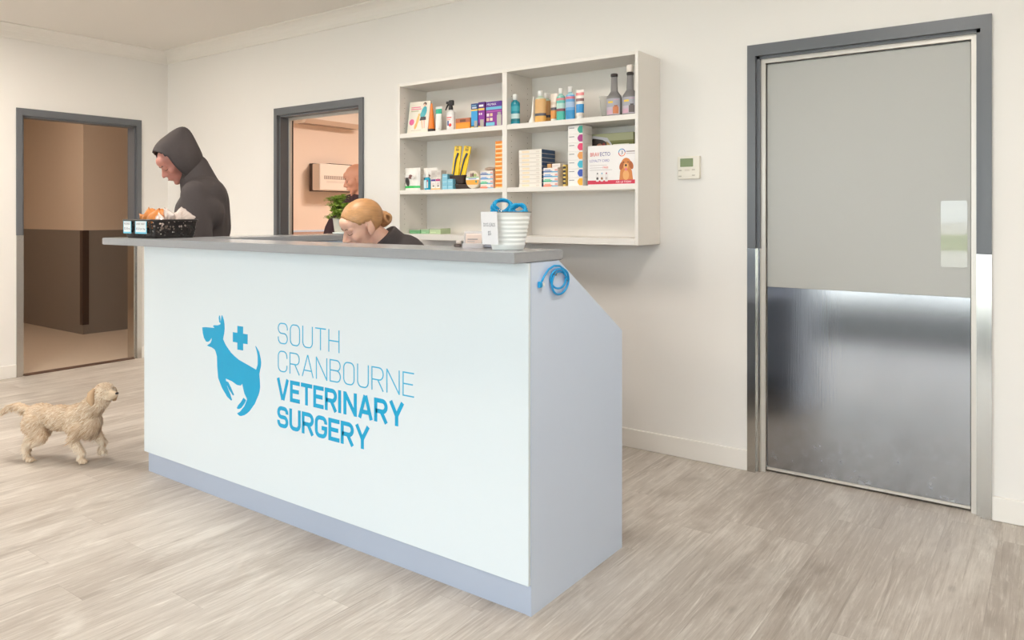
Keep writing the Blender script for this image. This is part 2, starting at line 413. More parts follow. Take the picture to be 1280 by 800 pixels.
# ------------------------------------------------------------------ reception desk
desk=thing('reception_desk','white gloss fronted reception desk with cyan lettering and grey sloping end panel','desk',(-2.48,2.1,0))
ox,oy=-2.48,2.1
def DL_(b,name,par=desk): return b.build(name,par,loc=(-ox,-oy,0))
b=MB(); b.rbox(-3.63,-1.3335,1.925,1.9375,0.099,1.109,M_whitelam,r=0.0015); fp=DL_(b,'front_panel')
b=MB(); b.box(-3.617,-1.3515,1.941,1.957,0.0,0.1,M_kick_shaded); b.box(-3.617,-1.3515,1.9575,1.97,0.1,1.105,M_greylam); DL_(b,'kick_board')
b=MB(); b.prism([(1.9395,0),(2.547,0),(2.547,0.822),(2.10,1.1095),(1.9395,1.1095)],'x',-1.351,-1.333,M_greylam)
b.box(-1.351,-1.3332,1.9388,1.9396,0.0,0.0985,M_kick_shaded)  # foot of the end panel's front edge takes the shaded kick colour
DL_(b,'end_panel')
b=MB(); b.box(-3.60,-3.582,1.97,3.2,0,1.1095,M_greylam); b.box(-3.582,-3.40,3.182,3.2,0,1.1095,M_greylam); b.box(-3.40,-3.385,2.6,3.2,0,1.1095,M_greylam); o=b.build('desk_return'); tag(o,'grey panelled return cabinet running back from the reception desk under the counter wing','cabinet')
b=MB(); b.rbox(-3.38,-1.353,1.972,2.52,0.715,0.74,M_greylam,r=0.003); b.box(-2.5,-2.482,1.972,2.45,0,0.715,M_greylam); DL_(b,'work_surface')
# logo and lettering on the front panel
def stroke(mb,pts,t,m,y,closed=False,k=[0]):
    k[0]+=1; d=0.00001*(k[0]%7)
    q=[]
    for p in pts:
        v=Vector((p[0],p[1]))
        if not q or (v-q[-1]).length>2e-4: q.append(v)
    if closed and (q[0]-q[-1]).length<2e-4: q.pop()
    pts=q; n=len(pts); Lf=[];Rt=[]
    for i in range(n):
        if closed: a=pts[i]-pts[i-1]; c=pts[(i+1)%n]-pts[i]
        else:
            a=pts[i]-pts[i-1] if i>0 else pts[1]-pts[0]; c=pts[i+1]-pts[i] if i<n-1 else pts[-1]-pts[-2]
        a=a.normalized(); c=c.normalized(); na=Vector((-a.y,a.x)); nc=Vector((-c.y,c.x)); nn=(na+nc).normalized()
        s=t/2/max(0.35,nn.dot(na)); Lf.append(pts[i]+nn*s); Rt.append(pts[i]-nn*s)
    ya=y-d; yb=y+0.0012
    N_=n
    vs=[(p.x,ya,p.y) for p in Lf]+[(p.x,ya,p.y) for p in Rt]+[(p.x,yb,p.y) for p in Lf]+[(p.x,yb,p.y) for p in Rt]
    fs=[]
    for i in range(n if closed else n-1):
        j=(i+1)%n
        fs += [(i,j,j+N_,i+N_),(i,i+2*N_,j+2*N_,j),(i+N_,j+N_,j+3*N_,i+3*N_)]
    if not closed: fs += [(0,N_,3*N_,2*N_),(n-1,3*N_-1,4*N_-1,2*N_-1)]
    mb.add(vs,fs,m)
def arc(cx,cy,r,a0,a1,n=6): return [(cx+r*math.cos(R(a0+(a1-a0)*i/n)),cy+r*math.sin(R(a0+(a1-a0)*i/n))) for i in range(n+1)]
def glyph(ch,w,t):
    """list of (points, closed) centre lines, cap height 1"""
    L,Rr,B,Tp=t/2,w-t/2,t/2,1-t/2; r=min((Rr-L)/2,0.26)*0.98; M=0.5; rm=min(r,(Tp-M)*0.95/1)
    r=min(r,0.25-t*0.1)
    if ch=='O': return [(arc(Rr-r,Tp-r,r,0,90)+arc(L+r,Tp-r,r,90,180)+arc(L+r,B+r,r,180,270)+arc(Rr-r,B+r,r,270,360),True)]
    if ch=='U': return [([(L,1)]+arc(L+r,B+r,r,180,270)+arc(Rr-r,B+r,r,270,360)+[(Rr,1)],False)]
    if ch=='C': return [([(Rr,0.66)]+arc(Rr-r,Tp-r,r,0,90)+arc(L+r,Tp-r,r,90,180)+arc(L+r,B+r,r,180,270)+arc(Rr-r,B+r,r,270,360)+[(Rr,0.34)],False)]
    if ch=='G': return [([(Rr,0.655)]+arc(Rr-r,Tp-r,r,0,90)+arc(L+r,Tp-r,r,90,180)+arc(L+r,B+r,r,180,270)+arc(Rr-r,B+r,r,270,360)+[(Rr,0.46),(w*0.55,0.46)],False)]
    if ch=='S':
        q=min(r,(Tp-M)/2)
        return [([(Rr,0.67)]+arc(Rr-q,Tp-q,q,0,90)+arc(L+q,Tp-q,q,90,180)+arc(L+q,M+q,q,180,270)+arc(Rr-q,M-q,q,90,0)+arc(Rr-q,B+q,q,360,270)+arc(L+q,B+q,q,270,180)+[(L,0.33)],False)]
    if ch=='T': return [([(0,Tp),(w,Tp)],False),([(w/2,Tp),(w/2,0)],False)]
    if ch=='H': return [([(L,0),(L,1)],False),([(Rr,0),(Rr,1)],False),([(L,M),(Rr,M)],False)]
    if ch=='E': return [([(w,Tp),(L,Tp),(L,B),(w,B)],False),([(L,M+0.01),(w*0.9,M+0.01)],False)]
    if ch=='I': return [([(t/2,0),(t/2,1)],False)]
    if ch=='N': return [([(L,0),(L,1)],False),([(Rr,0),(Rr,1)],False),([(L,1-t*0.3),(Rr,t*0.3)],False)]
    if ch=='V': return [([(L,1),(w/2-t*.1,0)],False),([(Rr,1),(w/2+t*.1,0)],False)]
    if ch=='Y': return [([(L,1),(w/2,0.42)],False),([(Rr,1),(w/2,0.42)],False),([(w/2,0.47),(w/2,0)],False)]
    if ch=='A': return [([(L,0),(w/2-t*.1,1)],False),([(Rr,0),(w/2+t*.1,1)],False),([(L+(w/2-L)*0.32,0.29),(Rr-(w/2-L)*0.32,0.29)],False)]
    if ch=='R': 
        q=min(r,(Tp-0.46)/2); return [([(L,0),(L,Tp)]+arc(Rr-q,Tp-q,q,90,0)+arc(Rr-q,0.46+q,q,0,-90)+[(L,0.46)],False),([(w*0.52,0.46),(Rr+t*0.1,0)],False)]
    if ch=='B':
        q=min(r,(Tp-0.52)/2); q2=min(r,(0.52-B)/2)
        return [([(L,0.52),(L,Tp)]+arc(Rr-q-t*0.2,Tp-q,q,90,0)+arc(Rr-q-t*0.2,0.52+q,q,0,-90)+[(L,0.52)],False),([(L,0.52)]+arc(Rr-q2,0.52-q2,q2,90,0)+arc(Rr-q2,B+q2,q2,0,-90)+[(L,B),(L,0.55)],False)]
GW={'I':0.0}
def word(mb,s,x0,x1,z0,h,t,m,y,gap):
    ws=[(t if ch=='I' else {'S':0.56,'O':0.56,'U':0.56,'T':0.56,'H':0.56,'C':0.55,'R':0.57,'A':0.64,'N':0.60,'B':0.57,'E':0.50,'V':0.64,'Y':0.62,'G':0.57}[ch]) for ch in s]
    tot=sum(ws)+gap*(len(s)-1); k=(x1-x0)/tot; x=x0
    for ch,w in zip(s,ws):
        for pts,cl in glyph(ch,w*k/h,t): stroke(mb,[(x+p[0]*h,z0+p[1]*h) for p in pts],t*h,m,y,cl)
        x+=(w+gap)*k
YL=1.9242
wb=MB()
word(wb,'SOUTH',-2.580,-2.207,0.7335,0.0865,0.055,M_bluethin,YL,0.13)
word(wb,'CRANBOURNE',-2.580,-1.820,0.6195,0.0865,0.055,M_bluethin,YL,0.13)
word(wb,'VETERINARY',-2.587,-1.867,0.5065,0.0865,0.185,M_blue,YL,0.06)
word(wb,'SURGERY',-2.584,-2.042,0.3930,0.0865,0.185,M_blue,YL,0.06)
o=wb.build('lettering',fp); o['label']='cyan lettering in four lines'
lg=MB()
dogp=[(-3.126,.751),(-3.10,.7545),(-3.028,.757),(-3.042,.764),(-3.033,.769),(-3.005,.771),(-2.985,.777),(-2.981,.795),(-2.975,.818),(-2.969,.816),(-2.96,.80),(-2.954,.781),(-2.953,.76),(-2.956,.742),(-2.965,.713),(-2.945,.689),(-2.907,.661),(-2.88,.648),(-2.849,.636),(-2.787,.622),(-2.726,.608),(-2.716,.63),(-2.715,.645),(-2.716,.667),(-2.722,.687),(-2.732,.707),(-2.728,.707),(-2.706,.686),(-2.695,.657),(-2.692,.642),(-2.694,.627),(-2.705,.592),(-2.701,.565),(-2.699,.538),(-2.703,.52),(-2.711,.503),(-2.736,.463),(-2.772,.427),(-2.79,.414),(-2.808,.404),(-2.83,.397),(-2.845,.396),(-2.862,.403),(-2.839,.415),(-2.808,.443),(-2.789,.475),(-2.797,.484),(-2.808,.496),(-2.817,.517),(-2.823,.537),(-2.835,.527),(-2.86,.526),(-2.902,.538),(-2.945,.543),(-2.947,.55),(-2.943,.535),(-2.934,.51),(-2.913,.481),(-2.898,.456),(-2.904,.452),(-2.934,.465),(-2.972,.498),(-3.002,.539),(-3.009,.589),(-3.011,.634),(-3.02,.652),(-3.028,.661),(-3.05,.668),(-3.09,.672),(-3.061,.687),(-3.052,.700),(-3.051,.712),(-3.067,.696),(-3.08,.690),(-3.095,.69),(-3.112,.705),(-3.122,.727)]
for pts in (dogp,[(-2.998,.805),(-2.994,.815),(-2.989,.815),(-2.985,.8),(-2.984,.784),(-2.993,.784)],
            [(-2.942,.532),(-2.926,.53),(-2.912,.515),(-2.907,.51),(-2.883,.48),(-2.891,.476),(-2.905,.487),(-2.921,.499),(-2.935,.516)],
            [(-2.815,.478),(-2.797,.470),(-2.806,.455),(-2.813,.448),(-2.830,.432),(-2.844,.425),(-2.856,.423),(-2.864,.426),(-2.854,.439),(-2.834,.456)],
            [(-2.859,.781),(-2.818,.781),(-2.818,.751),(-2.786,.751),(-2.786,.709),(-2.818,.709),(-2.818,.679),(-2.859,.679),(-2.859,.709),(-2.892,.709),(-2.892,.751),(-2.859,.751)]):
    lg.prism(pts,'y',YL,1.9255,M_blue)
o=lg.build('dog_emblem',fp); o['label']='cyan leaping dog emblem with medical cross'
# counter top: L shaped slab with an overhanging rounded left end
out=[(-1.33,1.845),(-1.33,2.12),(-3.375,2.12),(-3.375,3.22),(-3.625,3.22),(-3.625,2.13)]
out+=[(-3.88+0.03*math.cos(R(a)),2.10+0.03*math.sin(R(a))) for a in (90,120,150,180)]
out+=[(-3.875+0.035*math.cos(R(a)),1.88+0.035*math.sin(R(a))) for a in (180,210,240,270)]
bm=bmesh.new(); vs=[bm.verts.new((x,y,1.1105)) for x,y in out]; f=bm.faces.new(vs); ext=bmesh.ops.extrude_face_region(bm,geom=[f])
for v in ext['geom']:
    if isinstance(v,bmesh.types.BMVert): v.co.z=1.144
bmesh.ops.recalc_face_normals(bm,faces=bm.faces)
bmesh.ops.bevel(bm,geom=[e for e in bm.edges if abs(e.verts[0].co.z-e.verts[1].co.z)<1e-5],offset=0.003,segments=2,affect='EDGES')
ct=MB().bmesh_add(bm,M_top).build('countertop'); tag(ct,'grey laminate counter top with overhanging left end on the reception desk','countertop')
TZ=1.1445

# ------------------------------------------------------------------ shelf unit
SX0,SX1,SY0=-3.376,-1.700,3.42
su=thing('wall_shelf_unit','white two-bay open shelf unit hung on the back wall','shelves',((SX0+SX1)/2,WY,1.105))
sx,sy,sz=(SX0+SX1)/2,WY,1.105
def SU(b,name): return b.build(name,su,loc=(-sx,-sy,-sz))
S1,S2,SB=1.770,1.413,1.140
def holes(b,x,n):
    for zc in [1.20+0.032*i for i in range(26)]:
        if abs(zc-S1)<0.03 or abs(zc-S2)<0.03: continue
        if (zc>1.3 and zc<1.40) or zc<1.2 : pass
        for yc in (SY0+0.045,WY-0.055):
            b.prism([(yc+0.0025*math.cos(a*PI/3),zc+0.0025*math.sin(a*PI/3)) for a in range(6)],'x',x-0.0004*n,x+0.0006*n,M_dot)
b=MB(); b.rbox(SX0,SX0+0.018,SY0,WY-0.001,1.105,2.085,M_mela,r=0.001,seg=1); holes(b,SX0+0.018,1); SU(b,'side_panel')
b=MB(); b.rbox(SX1-0.018,SX1,SY0,WY-0.001,1.105,2.085,M_mela,r=0.001,seg=1); SU(b,'side_panel')
b=MB(); b.rbox(-2.551,-2.518,SY0,WY-0.008,1.1405,2.0665,M_mela,r=0.001,seg=1); holes(b,-2.518,1); SU(b,'divider')
b=MB(); b.rbox(SX0+0.0182,SX1-0.0182,SY0,WY-0.001,2.067,2.085,M_mela,r=0.001,seg=1); SU(b,'top_panel')
b=MB(); b.rbox(SX0+0.0182,SX1-0.0182,SY0,WY-0.001,1.105,SB,M_mela,r=0.001,seg=1); SU(b,'bottom_panel')
b=MB(); b.box(SX0+0.0182,SX1-0.0182,WY-0.0075,WY-0.001,SB+0.0002,2.0668,M_mela); SU(b,'back_panel')
for x0,x1 in ((SX0+0.0184,-2.5512),(-2.5178,SX1-0.0184)):
    for zt,th in ((S1,0.028),(S2,0.025)):
        b=MB(); b.rbox(x0,x1,SY0+0.002,WY-0.008,zt-th,zt,M_mela,r=0.001,seg=1); SU(b,'shelf')

# ------------------------------------------------------------------ products
W_=(244,240,234); G1='products on the wall shelves'
def box_item(name,label,x0,x1,z0,z1,y0,y1,base,prints=(),side=None,cat='box',rz=0,rx=0,texts=(),group=None,top=None):
    """carton; prints: (u0,v0,u1,v1,colour) on the front, u,v from 0 to 1"""
    cx,cy=(x0+x1)/2,(y0+y1)/2; w=x1-x0; d=y1-y0; h=z1-z0
    b=MB(); b.rbox(-w/2,w/2,-d/2,d/2,0,h,P(base),r=0.0008,seg=1)
    for n,(u0,v0,u1,v1,c) in enumerate(prints):
        yy=-d/2-0.0003-0.00008*n
        b.prism([(-w/2+u0*w,v0*h),(-w/2+u1*w,v0*h),(-w/2+u1*w,v1*h),(-w/2+u0*w,v1*h)],'y',yy,-d/2+0.0002,P(c))
    if side: b.box(w/2-0.0004,w/2+0.0004,-d/2+0.0012,d/2-0.001,0.001,h-0.001,P(side))
    if top: b.box(-w/2+0.001,w/2-0.001,-d/2+0.001,d/2-0.001,h-0.0004,h+0.0003,P(top))
    for (s,size,u,v,c,wd) in texts: put_text(b,s,size*h,-w/2+u*w,-d/2-0.0012,v*h,P(c),wd*w)
    o=b.build(name,loc=(cx,cy,z0),rot=(rx,0,rz)); return tag(o,label,cat,group)
def wob(k=1.0): return R(random.uniform(-2,2)*k)
YF=3.455
# --- upper left
b=MB(); w,h,d=0.168,0.207,0.016
b.rbox(-w/2,w/2,-d/2,d/2,0,h,P((238,230,216)),r=0.0008,seg=1)
b.box(-w/2-0.0006,-w/2+0.001,-d/2-0.0004,d/2,0,h,P((110,150,150)))
fy=-d/2-0.0008
def blob2(b,cx,cz,rx_,rz_,c,n=14,k=0,rot=0,y=None):
    yy=(fy if y is None else y)-0.00012*k
    b.prism([(cx+rx_*math.cos(a)*math.cos(rot)-rz_*math.sin(a)*math.sin(rot),cz+rx_*math.cos(a)*math.sin(rot)+rz_*math.sin(a)*math.cos(rot)) for a in [2*PI*i/n for i in range(n)]],'y',yy,yy+0.0008,P(c))
for k,(z,wd) in enumerate(((0.170,0.105),(0.158,0.115),(0.146,0.085))): b.box(-0.066,-0.066+wd*0.72,fy,-d/2,z-0.003,z+0.003,P((230,120,150) if k<2 else (190,180,150)))
blob2(b,-0.052,0.075,0.020,0.020,(232,110,160))
blob2(b,0.043,0.188,0.013,0.011,(90,60,45)); blob2(b,0.041,0.180,0.008,0.010,(238,200,170),k=1)
blob2(b,0.040,0.136,0.021,0.038,(70,175,190),k=1,rot=-0.25); blob2(b,0.028,0.120,0.016,0.020,(90,185,195),k=2)
b.prism([(0.018,0.105),(0.058,0.105),(0.062,0.084),(0.012,0.082)],'y',fy-0.0005,-d/2,P((60,60,66)))
b.prism([(0.022,0.083),(0.032,0.083),(0.044,0.03),(0.038,0.028)],'y',fy-0.0003,-d/2,P((238,196,160))); b.prism([(0.044,0.083),(0.054,0.083),(0.058,0.032),(0.052,0.030)],'y',fy-0.0003,-d/2,P((240,190,180)))
blob2(b,-0.005,0.088,0.010,0.034,(240,196,120),rot=-0.2); blob2(b,0.004,0.12,0.010,0.009,(242,200,128),k=1); blob2(b,-0.016,0.05,0.010,0.024,(240,190,110),rot=-0.3,k=1)
b.box(-0.05,0.03,fy,-d/2,0.018,0.021,P((200,185,170)))
o=b.build('book',loc=(-3.257,3.478,S1),rot=(R(-9),0,R(3))); tag(o,'cream paperback with a woman in teal and a dog on its cover, leaning','book')

def tube_item(name,label,x,y,z,w,h,body,cap,prints,flare=1.0,capr=0.8,group=None,taper=False):
    """squeeze tube standing on its cap: oval at the cap, flat crimp at the top"""
    t=thing(name,label,'tube',(x,y,z),wob(3),group)
    b=MB(); n=9; vs=[];fs=[]; seg=20; ch=h*0.12
    for i in range(n+1):
        k=i/n; zz=ch+(h-ch)*k; a=w/2*((1-k)*0.85+k*flare) if not taper else w/2*(1-k*0.72); bb_=w/2*0.8*(1-k)**0.8+0.0012
        for s in range(seg): an=2*PI*s/seg; vs.append((a*math.cos(an),bb_*math.sin(an),zz))
    for i in range(n):
        zz=(i+0.5)/n; c=body
        for (v0,v1,cc) in prints:
            if v0<=zz<=v1: c=cc
        ff=[(i*seg+s,i*seg+(s+1)%seg,(i+1)*seg+(s+1)%seg,(i+1)*seg+s) for s in range(seg)]
        b.add(vs,ff,P(c,0.3),True)
    b.add(vs[-seg:],[tuple(range(seg))],P(body,0.3))
    b.build('tube_body',t)
    MB().lathe([(w/2*capr*0.95,0),(w/2*capr,0.002),(w/2*capr,ch-0.001),(w/2*capr*0.9,ch)],P(cap,0.3),seg=18).build('cap',t)
    return t
tube_item('ointment_tube','orange tapering tube with a black cap beside the cream book',-3.137,3.475,S1,0.046,0.180,(242,130,30),(60,50,50),[],taper=True,capr=1.0)
t=tube_item('cream_tube','white tube with a teal square panel standing between orange tube and spray bottle',-3.078,3.475,S1,0.050,0.155,(240,240,234),(236,236,230),[(0.62,0.92,(40,180,150)),(0.22,0.27,(120,190,180))])
def bottle_item(name,label,x,y,z,w,h,body,cap,bands=(),neck=0.25,caph=0.16,capw=0.42,depth=0.62,trans=False,cat='bottle',group=None):
    t=thing(name,label,cat,(x,y,z),wob(2),group)
    bodyh=h*(1-caph); b=MB(); r=w/2
    prof=[(r*0.9,0),(r,0.004)]
    zs=[0.05,0.15,0.25,0.35,0.45,0.55,0.65,0.75,0.84]
    prof+=[(r,bodyh*k) for k in zs]+[(r*0.93,bodyh*0.89),(r*0.72,bodyh*0.94),(r*capw,bodyh*0.97),(r*capw,bodyh)]
    seg=22
    for i in range(len(prof)-1):
        k=(prof[i][1]+prof[i+1][1])/2/bodyh; c=body
        for (v0,v1,cc) in bands:
            if v0<=k<=v1: c=cc
        b.lathe([prof[i],prof[i+1]],P(c,0.22),seg=seg,sy=depth,cap=False)
    b.add([(r*0.9*math.cos(2*PI*s/seg),r*0.9*depth*math.sin(2*PI*s/seg),0) for s in range(seg)],[tuple(range(seg))],P(body,0.22))
    bo=b.build('bottle_body',t)
    MB().lathe([(r*capw*1.05,bodyh),(r*capw*1.12,bodyh+0.001),(r*capw*1.12,h-0.003),(r*capw*0.98,h)],P(cap,0.3),seg=18).build('cap',t)
    return t
# spray bottle with black trigger
def spray(name,label,x,y,z,w,h):
    t=bottle_item(name,label,x,y,z,w,h*0.70,(232,230,228),(40,38,40),[(0.15,0.75,(244,240,238))],caph=0.08)
    b=MB(); b.box(-0.012,-0.002,-w*0.33,-w*0.3,0.030,0.060,P((90,110,160))); b.ell((0.008,-w*0.31,0.034),(0.010,0.003,0.010),P((230,70,60))); b.box(-0.018,0.018,-w*0.32,-w*0.30,0.075,0.083,P((236,140,140))); b.box(-0.018,0.010,-w*0.32,-w*0.30,0.064,0.069,P((236,160,150)))
    b.build('label_print',t)
    k=MB(); bl=mat('black plastic',(38,36,38),0.35); zt=h*0.68
    k.lathe([(0.012,zt),(0.014,zt+0.003),(0.012,zt+0.014),(0.009,zt+0.02)],bl,seg=14)
    k.rbox(-0.014,0.022,-0.009,0.009,zt+0.018,zt+0.052,bl,r=0.007)
    k.rbox(-0.034,-0.008,-0.006,0.006,zt+0.030,zt+0.046,bl,r=0.004)
    k.tube([(-0.012,0,zt+0.034),(-0.026,0,zt+0.020),(-0.040,0,zt-0.006)],[0.0055,0.005,0.0035],bl)
    k.build('trigger_sprayer',t); return t
spray('spray_bottle','white spray bottle with a black trigger head on the upper left shelf',-2.985,3.48,S1,0.058,0.198)
box_item('treat_box','low orange and brown carton beside the white spray bottle',-2.925,-2.815,S1,S1+0.066,YF,YF+0.07,(246,150,40),[(0,0.62,1,1,(190,110,80)),(0.3,0.66,0.7,0.9,(120,70,50)),(0.1,0.15,0.9,0.5,(250,160,50))],side=(220,120,50))
box_item('medicine_box','narrow blue carton with a yellow stripe left of the purple cartons',-2.806,-2.758,S1,S1+0.146,YF,YF+0.05,(60,160,220),[(0,0.76,1,1,(40,70,130)),(0,0.70,1,0.76,(250,210,90)),(0.15,0.80,0.85,0.86,(200,215,235)),(0.1,0.89,0.8,0.94,(120,170,200)),(0,0,1,0.12,(30,90,140)),(0.5,0.05,0.95,0.3,(180,170,160)),(0.0,0.0,0.45,0.07,(240,210,60))],side=(30,60,120))
box_item('medicine_box','narrow purple carton with a yellow stripe and kitten, left of the wide purple one',-2.752,-2.704,S1,S1+0.150,YF,YF+0.05,(140,50,160),[(0,0.76,1,1,(84,40,130)),(0,0.68,0.95,0.76,(250,210,90)),(0.12,0.82,0.8,0.90,(240,235,245)),(0,0,1,0.2,(90,40,110)),(0.3,0.02,0.85,0.32,(185,178,165)),(0.1,0.5,0.3,0.58,(235,210,235)),(0.4,0.5,0.6,0.58,(235,210,235)),(0,0,0.35,0.07,(235,200,80))],side=(110,30,100))
box_item('medicine_box','wide purple carton with a white word, pale blue band and cat, against the divider',-2.694,-2.580,S1,S1+0.146,YF,YF+0.05,(140,50,150),[(0,0.8,1,1,(92,46,150)),(0,0.68,1,0.79,(110,190,220)),(0,0.60,1,0.62,(220,120,200)),(0.04,0.42,0.2,0.54,(236,226,230)),(0.26,0.42,0.42,0.54,(232,200,160)),(0.04,0.24,0.2,0.36,(232,190,160)),(0.26,0.24,0.42,0.36,(240,220,200)),(0,0.05,0.55,0.18,(120,200,225)),(0.7,0.04,0.98,0.45,(190,186,178)),(0.74,0.45,0.95,0.56,(170,165,160))],side=(80,36,120),texts=(('MILMAX',0.13,0.06,0.85,(250,248,250),0.6),))
# --- upper right
TB=S1
bottle_item('shampoo_bottle','teal shampoo bottle with white cap at the left end of the upper right shelf',-2.499,3.475,TB,0.062,0.176,(24,140,160),(240,238,234),[(0.12,0.22,(30,120,130)),(0.25,0.45,(200,225,225)),(0.6,0.7,(60,170,185)),(0,0.08,(230,236,236))],caph=0.19)
b=MB(); wm=P((240,236,228),0.35); b.lathe([(0.021,0),(0.022,0.004),(0.018,0.022),(0.010,0.034),(0.008,0.05),(0.007,0.10),(0.003,0.150)],wm,seg=16)
o=b.build('nozzle_bottle',loc=(-2.378,3.472,TB),rot=(0,R(3),0)); tag(o,'slim white pointed nozzle bottle between the teal and orange bottles','bottle')
ob=bottle_item('shampoo_bottle','large clear orange shampoo bottle with white cap, in front of its twin',-2.322,3.47,TB,0.070,0.178,(226,178,120),(242,240,236),[(0.28,0.36,(90,90,100)),(0.02,0.28,(236,180,96)),(0.88,1,(200,215,195))],caph=0.17)
ob2=copy_tree(ob); ob2.location=(-2.338,3.555,TB); ob2['label']='clear orange shampoo bottle standing half hidden behind its twin'
tube_item('cream_tube','pale tube with a brown hexagon and orange foot behind the green bottle',-2.250,3.50,TB,0.050,0.160,(236,222,208),(240,236,230),[(0.0,0.35,(232,158,84)),(0.36,0.46,(90,90,104)),(0.55,0.7,(220,200,180))])
bottle_item('shampoo_bottle','pale green shampoo bottle with white cap, beside the blue one',-2.187,3.467,TB,0.054,0.178,(110,196,180),(242,240,236),[(0.40,0.47,(150,90,100)),(0.05,0.35,(80,190,170)),(0.5,0.65,(190,225,215)),(0.72,0.82,(220,150,150)),(0.88,1,(170,215,205))],caph=0.17)
bottle_item('shampoo_bottle','light blue shampoo bottle with white cap, between green bottle and blue tube',-2.127,3.467,TB,0.056,0.182,(110,170,220),(242,240,236),[(0.40,0.47,(190,70,110)),(0.05,0.30,(60,150,205)),(0.5,0.65,(170,195,225)),(0.72,0.82,(220,130,150)),(0.88,1,(170,210,220))],caph=0.17)
tube_item('cream_tube','white tube with a bright blue lower half beside the blue bottle',-2.069,3.472,TB,0.050,0.160,(240,232,224),(242,240,236),[(0.08,0.42,(50,150,215)),(0.44,0.48,(220,50,90)),(0.56,0.66,(140,100,100)),(0.78,0.88,(226,130,130))])
# clear scoops near the back of that shelf
clr=mat('clear plastic',(240,238,232),0.12,alpha=0.35)
t=thing('measuring_scoop','clear plastic measuring scoop behind the grey bottles','scoop',(-1.99,3.60,TB))
MB().lathe([(0.012,0),(0.016,0.001),(0.0285,0.13),(0.030,0.13),(0.031,0.131),(0.030,0.132)],clr,seg=20,cap=False).build('cup',t)
# grey long-necked bottles
def grey_bottle(label,x,top,pic):
    t=thing('spray_bottle',label,'bottle',(x,3.482,TB),R(2))
    gm=mat('grey bottle plastic',(128,124,124),0.35); b=MB(); w=0.086
    pr=[(w*0.46,0),(w*0.5,0.004),(w*0.5,0.05),(w*0.5,0.095),(w*0.46,0.107),(w*0.34,0.120),(w*0.25,0.130)]
    for i in range(9): pr+=[(w*(0.245-0.005*i),0.132+i*0.009),(w*(0.215-0.004*i),0.136+i*0.009)]
    b.lathe(pr,gm,seg=24,sy=0.55); b.build('bottle_body',t)
    l=MB(); yy=-w*0.5*0.55
    # label wraps the front of the oval body
    n=9
    def strip(z0,z1,c,a0=-62,a1=62,k=0):
        vs=[];rr=w*0.5+0.0005+0.0002*k
        for i in range(n+1):
            a=R(-90+a0+(a1-a0)*i/n); vs+= [(rr*math.cos(a),rr*0.55*math.sin(a)-0.0002*k,z0),(rr*math.cos(a),rr*0.55*math.sin(a)-0.0002*k,z1)]
        l.add(vs,[(2*i,2*i+2,2*i+3,2*i+1) for i in range(n)],P(c),True)
    strip(0.010,0.094,(168,168,178)); strip(0.012,0.035,(214,170,190),-55,0,1); strip(0.010,0.05,(196,186,196),-58,55,1)
    strip(0.070,0.080,(236,200,70),-35,5,2); strip(0.084,0.088,(200,160,180),10,50,2)
    strip(0.014,0.050,pic,5,48,3); strip(0.050,0.058,tuple(int(v*0.85) for v in pic),14,40,3)
    l.build('label',t,fix=False)
    c=MB()
    if top=='cap': c.lathe([(0.0178,0.209),(0.0185,0.211),(0.0185,0.222),(0.016,0.224)],P((58,48,46)),seg=16)
    else:
        c.lathe([(0.0178,0.209),(0.0185,0.211),(0.0185,0.220),(0.015,0.222)],P((58,48,46)),seg=16)
        c.rbox(-0.018,0.016,-0.010,0.010,0.2225,0.262,P((236,226,214)),r=0.006)
    c.build('cap',t); return t
grey_bottle('grey long-necked bottle with a flat dark cap and brown puppy label','x' and -1.868,'cap',(206,126,80))
grey_bottle('grey long-necked bottle with a white spray top beside the shelf end',-1.776,'spray',(110,100,100))

# --- middle left
def pouch(label,x0,x1,y,front=True):
    t=thing('treat_pouch',label,'pouch',((x0+x1)/2,y,S2),R(-1)); w=x1-x0; h=0.142
    b=MB(); n=10; m_=10; vs=[]
    for side in (-1,1):
        for j in range(m_+1):
            for i in range(n+1):
                u=i/n*2-1; v=j/m_; bul=0.020*(1-u*u)**0.6*(1-v**2.2)**0.7+0.0008
                vs.append((u*w/2, side*bul+0.0015*math.sin(9*u+7*v), v*h))
    o=(n+1)*(m_+1)
    for side in (0,1):
        for j in range(m_):
            for i in range(n):
                a=side*o+j*(n+1)+i
                c=(238,234,228)
                if j==1 : c=(40,190,90)
                b.add(vs,[(a,a+1,a+n+2,a+n+1)],P(c,0.3),True)
    b.build('pouch_body',t)
    p=MB(); yy=-0.0218
    blob2(p,-w*0.20,0.055,0.016,0.030,(60,58,56),y=yy,rot=0.3); blob2(p,0.0,0.085,0.018,0.014,(120,80,76),y=yy); blob2(p,0.022,0.08,0.014,0.010,(225,220,215),y=yy,k=1); blob2(p,-0.03,0.09,0.018,0.010,(225,222,218),y=yy,k=1)
    p.build('printed_dog',t); return t
pouch('white treat pouch with green band and dog photo, leftmost on the middle shelf',-3.352,-3.222,3.465)
pouch('white treat pouch with a green band, behind the small dropper bottle',-3.248,-3.128,3.525)
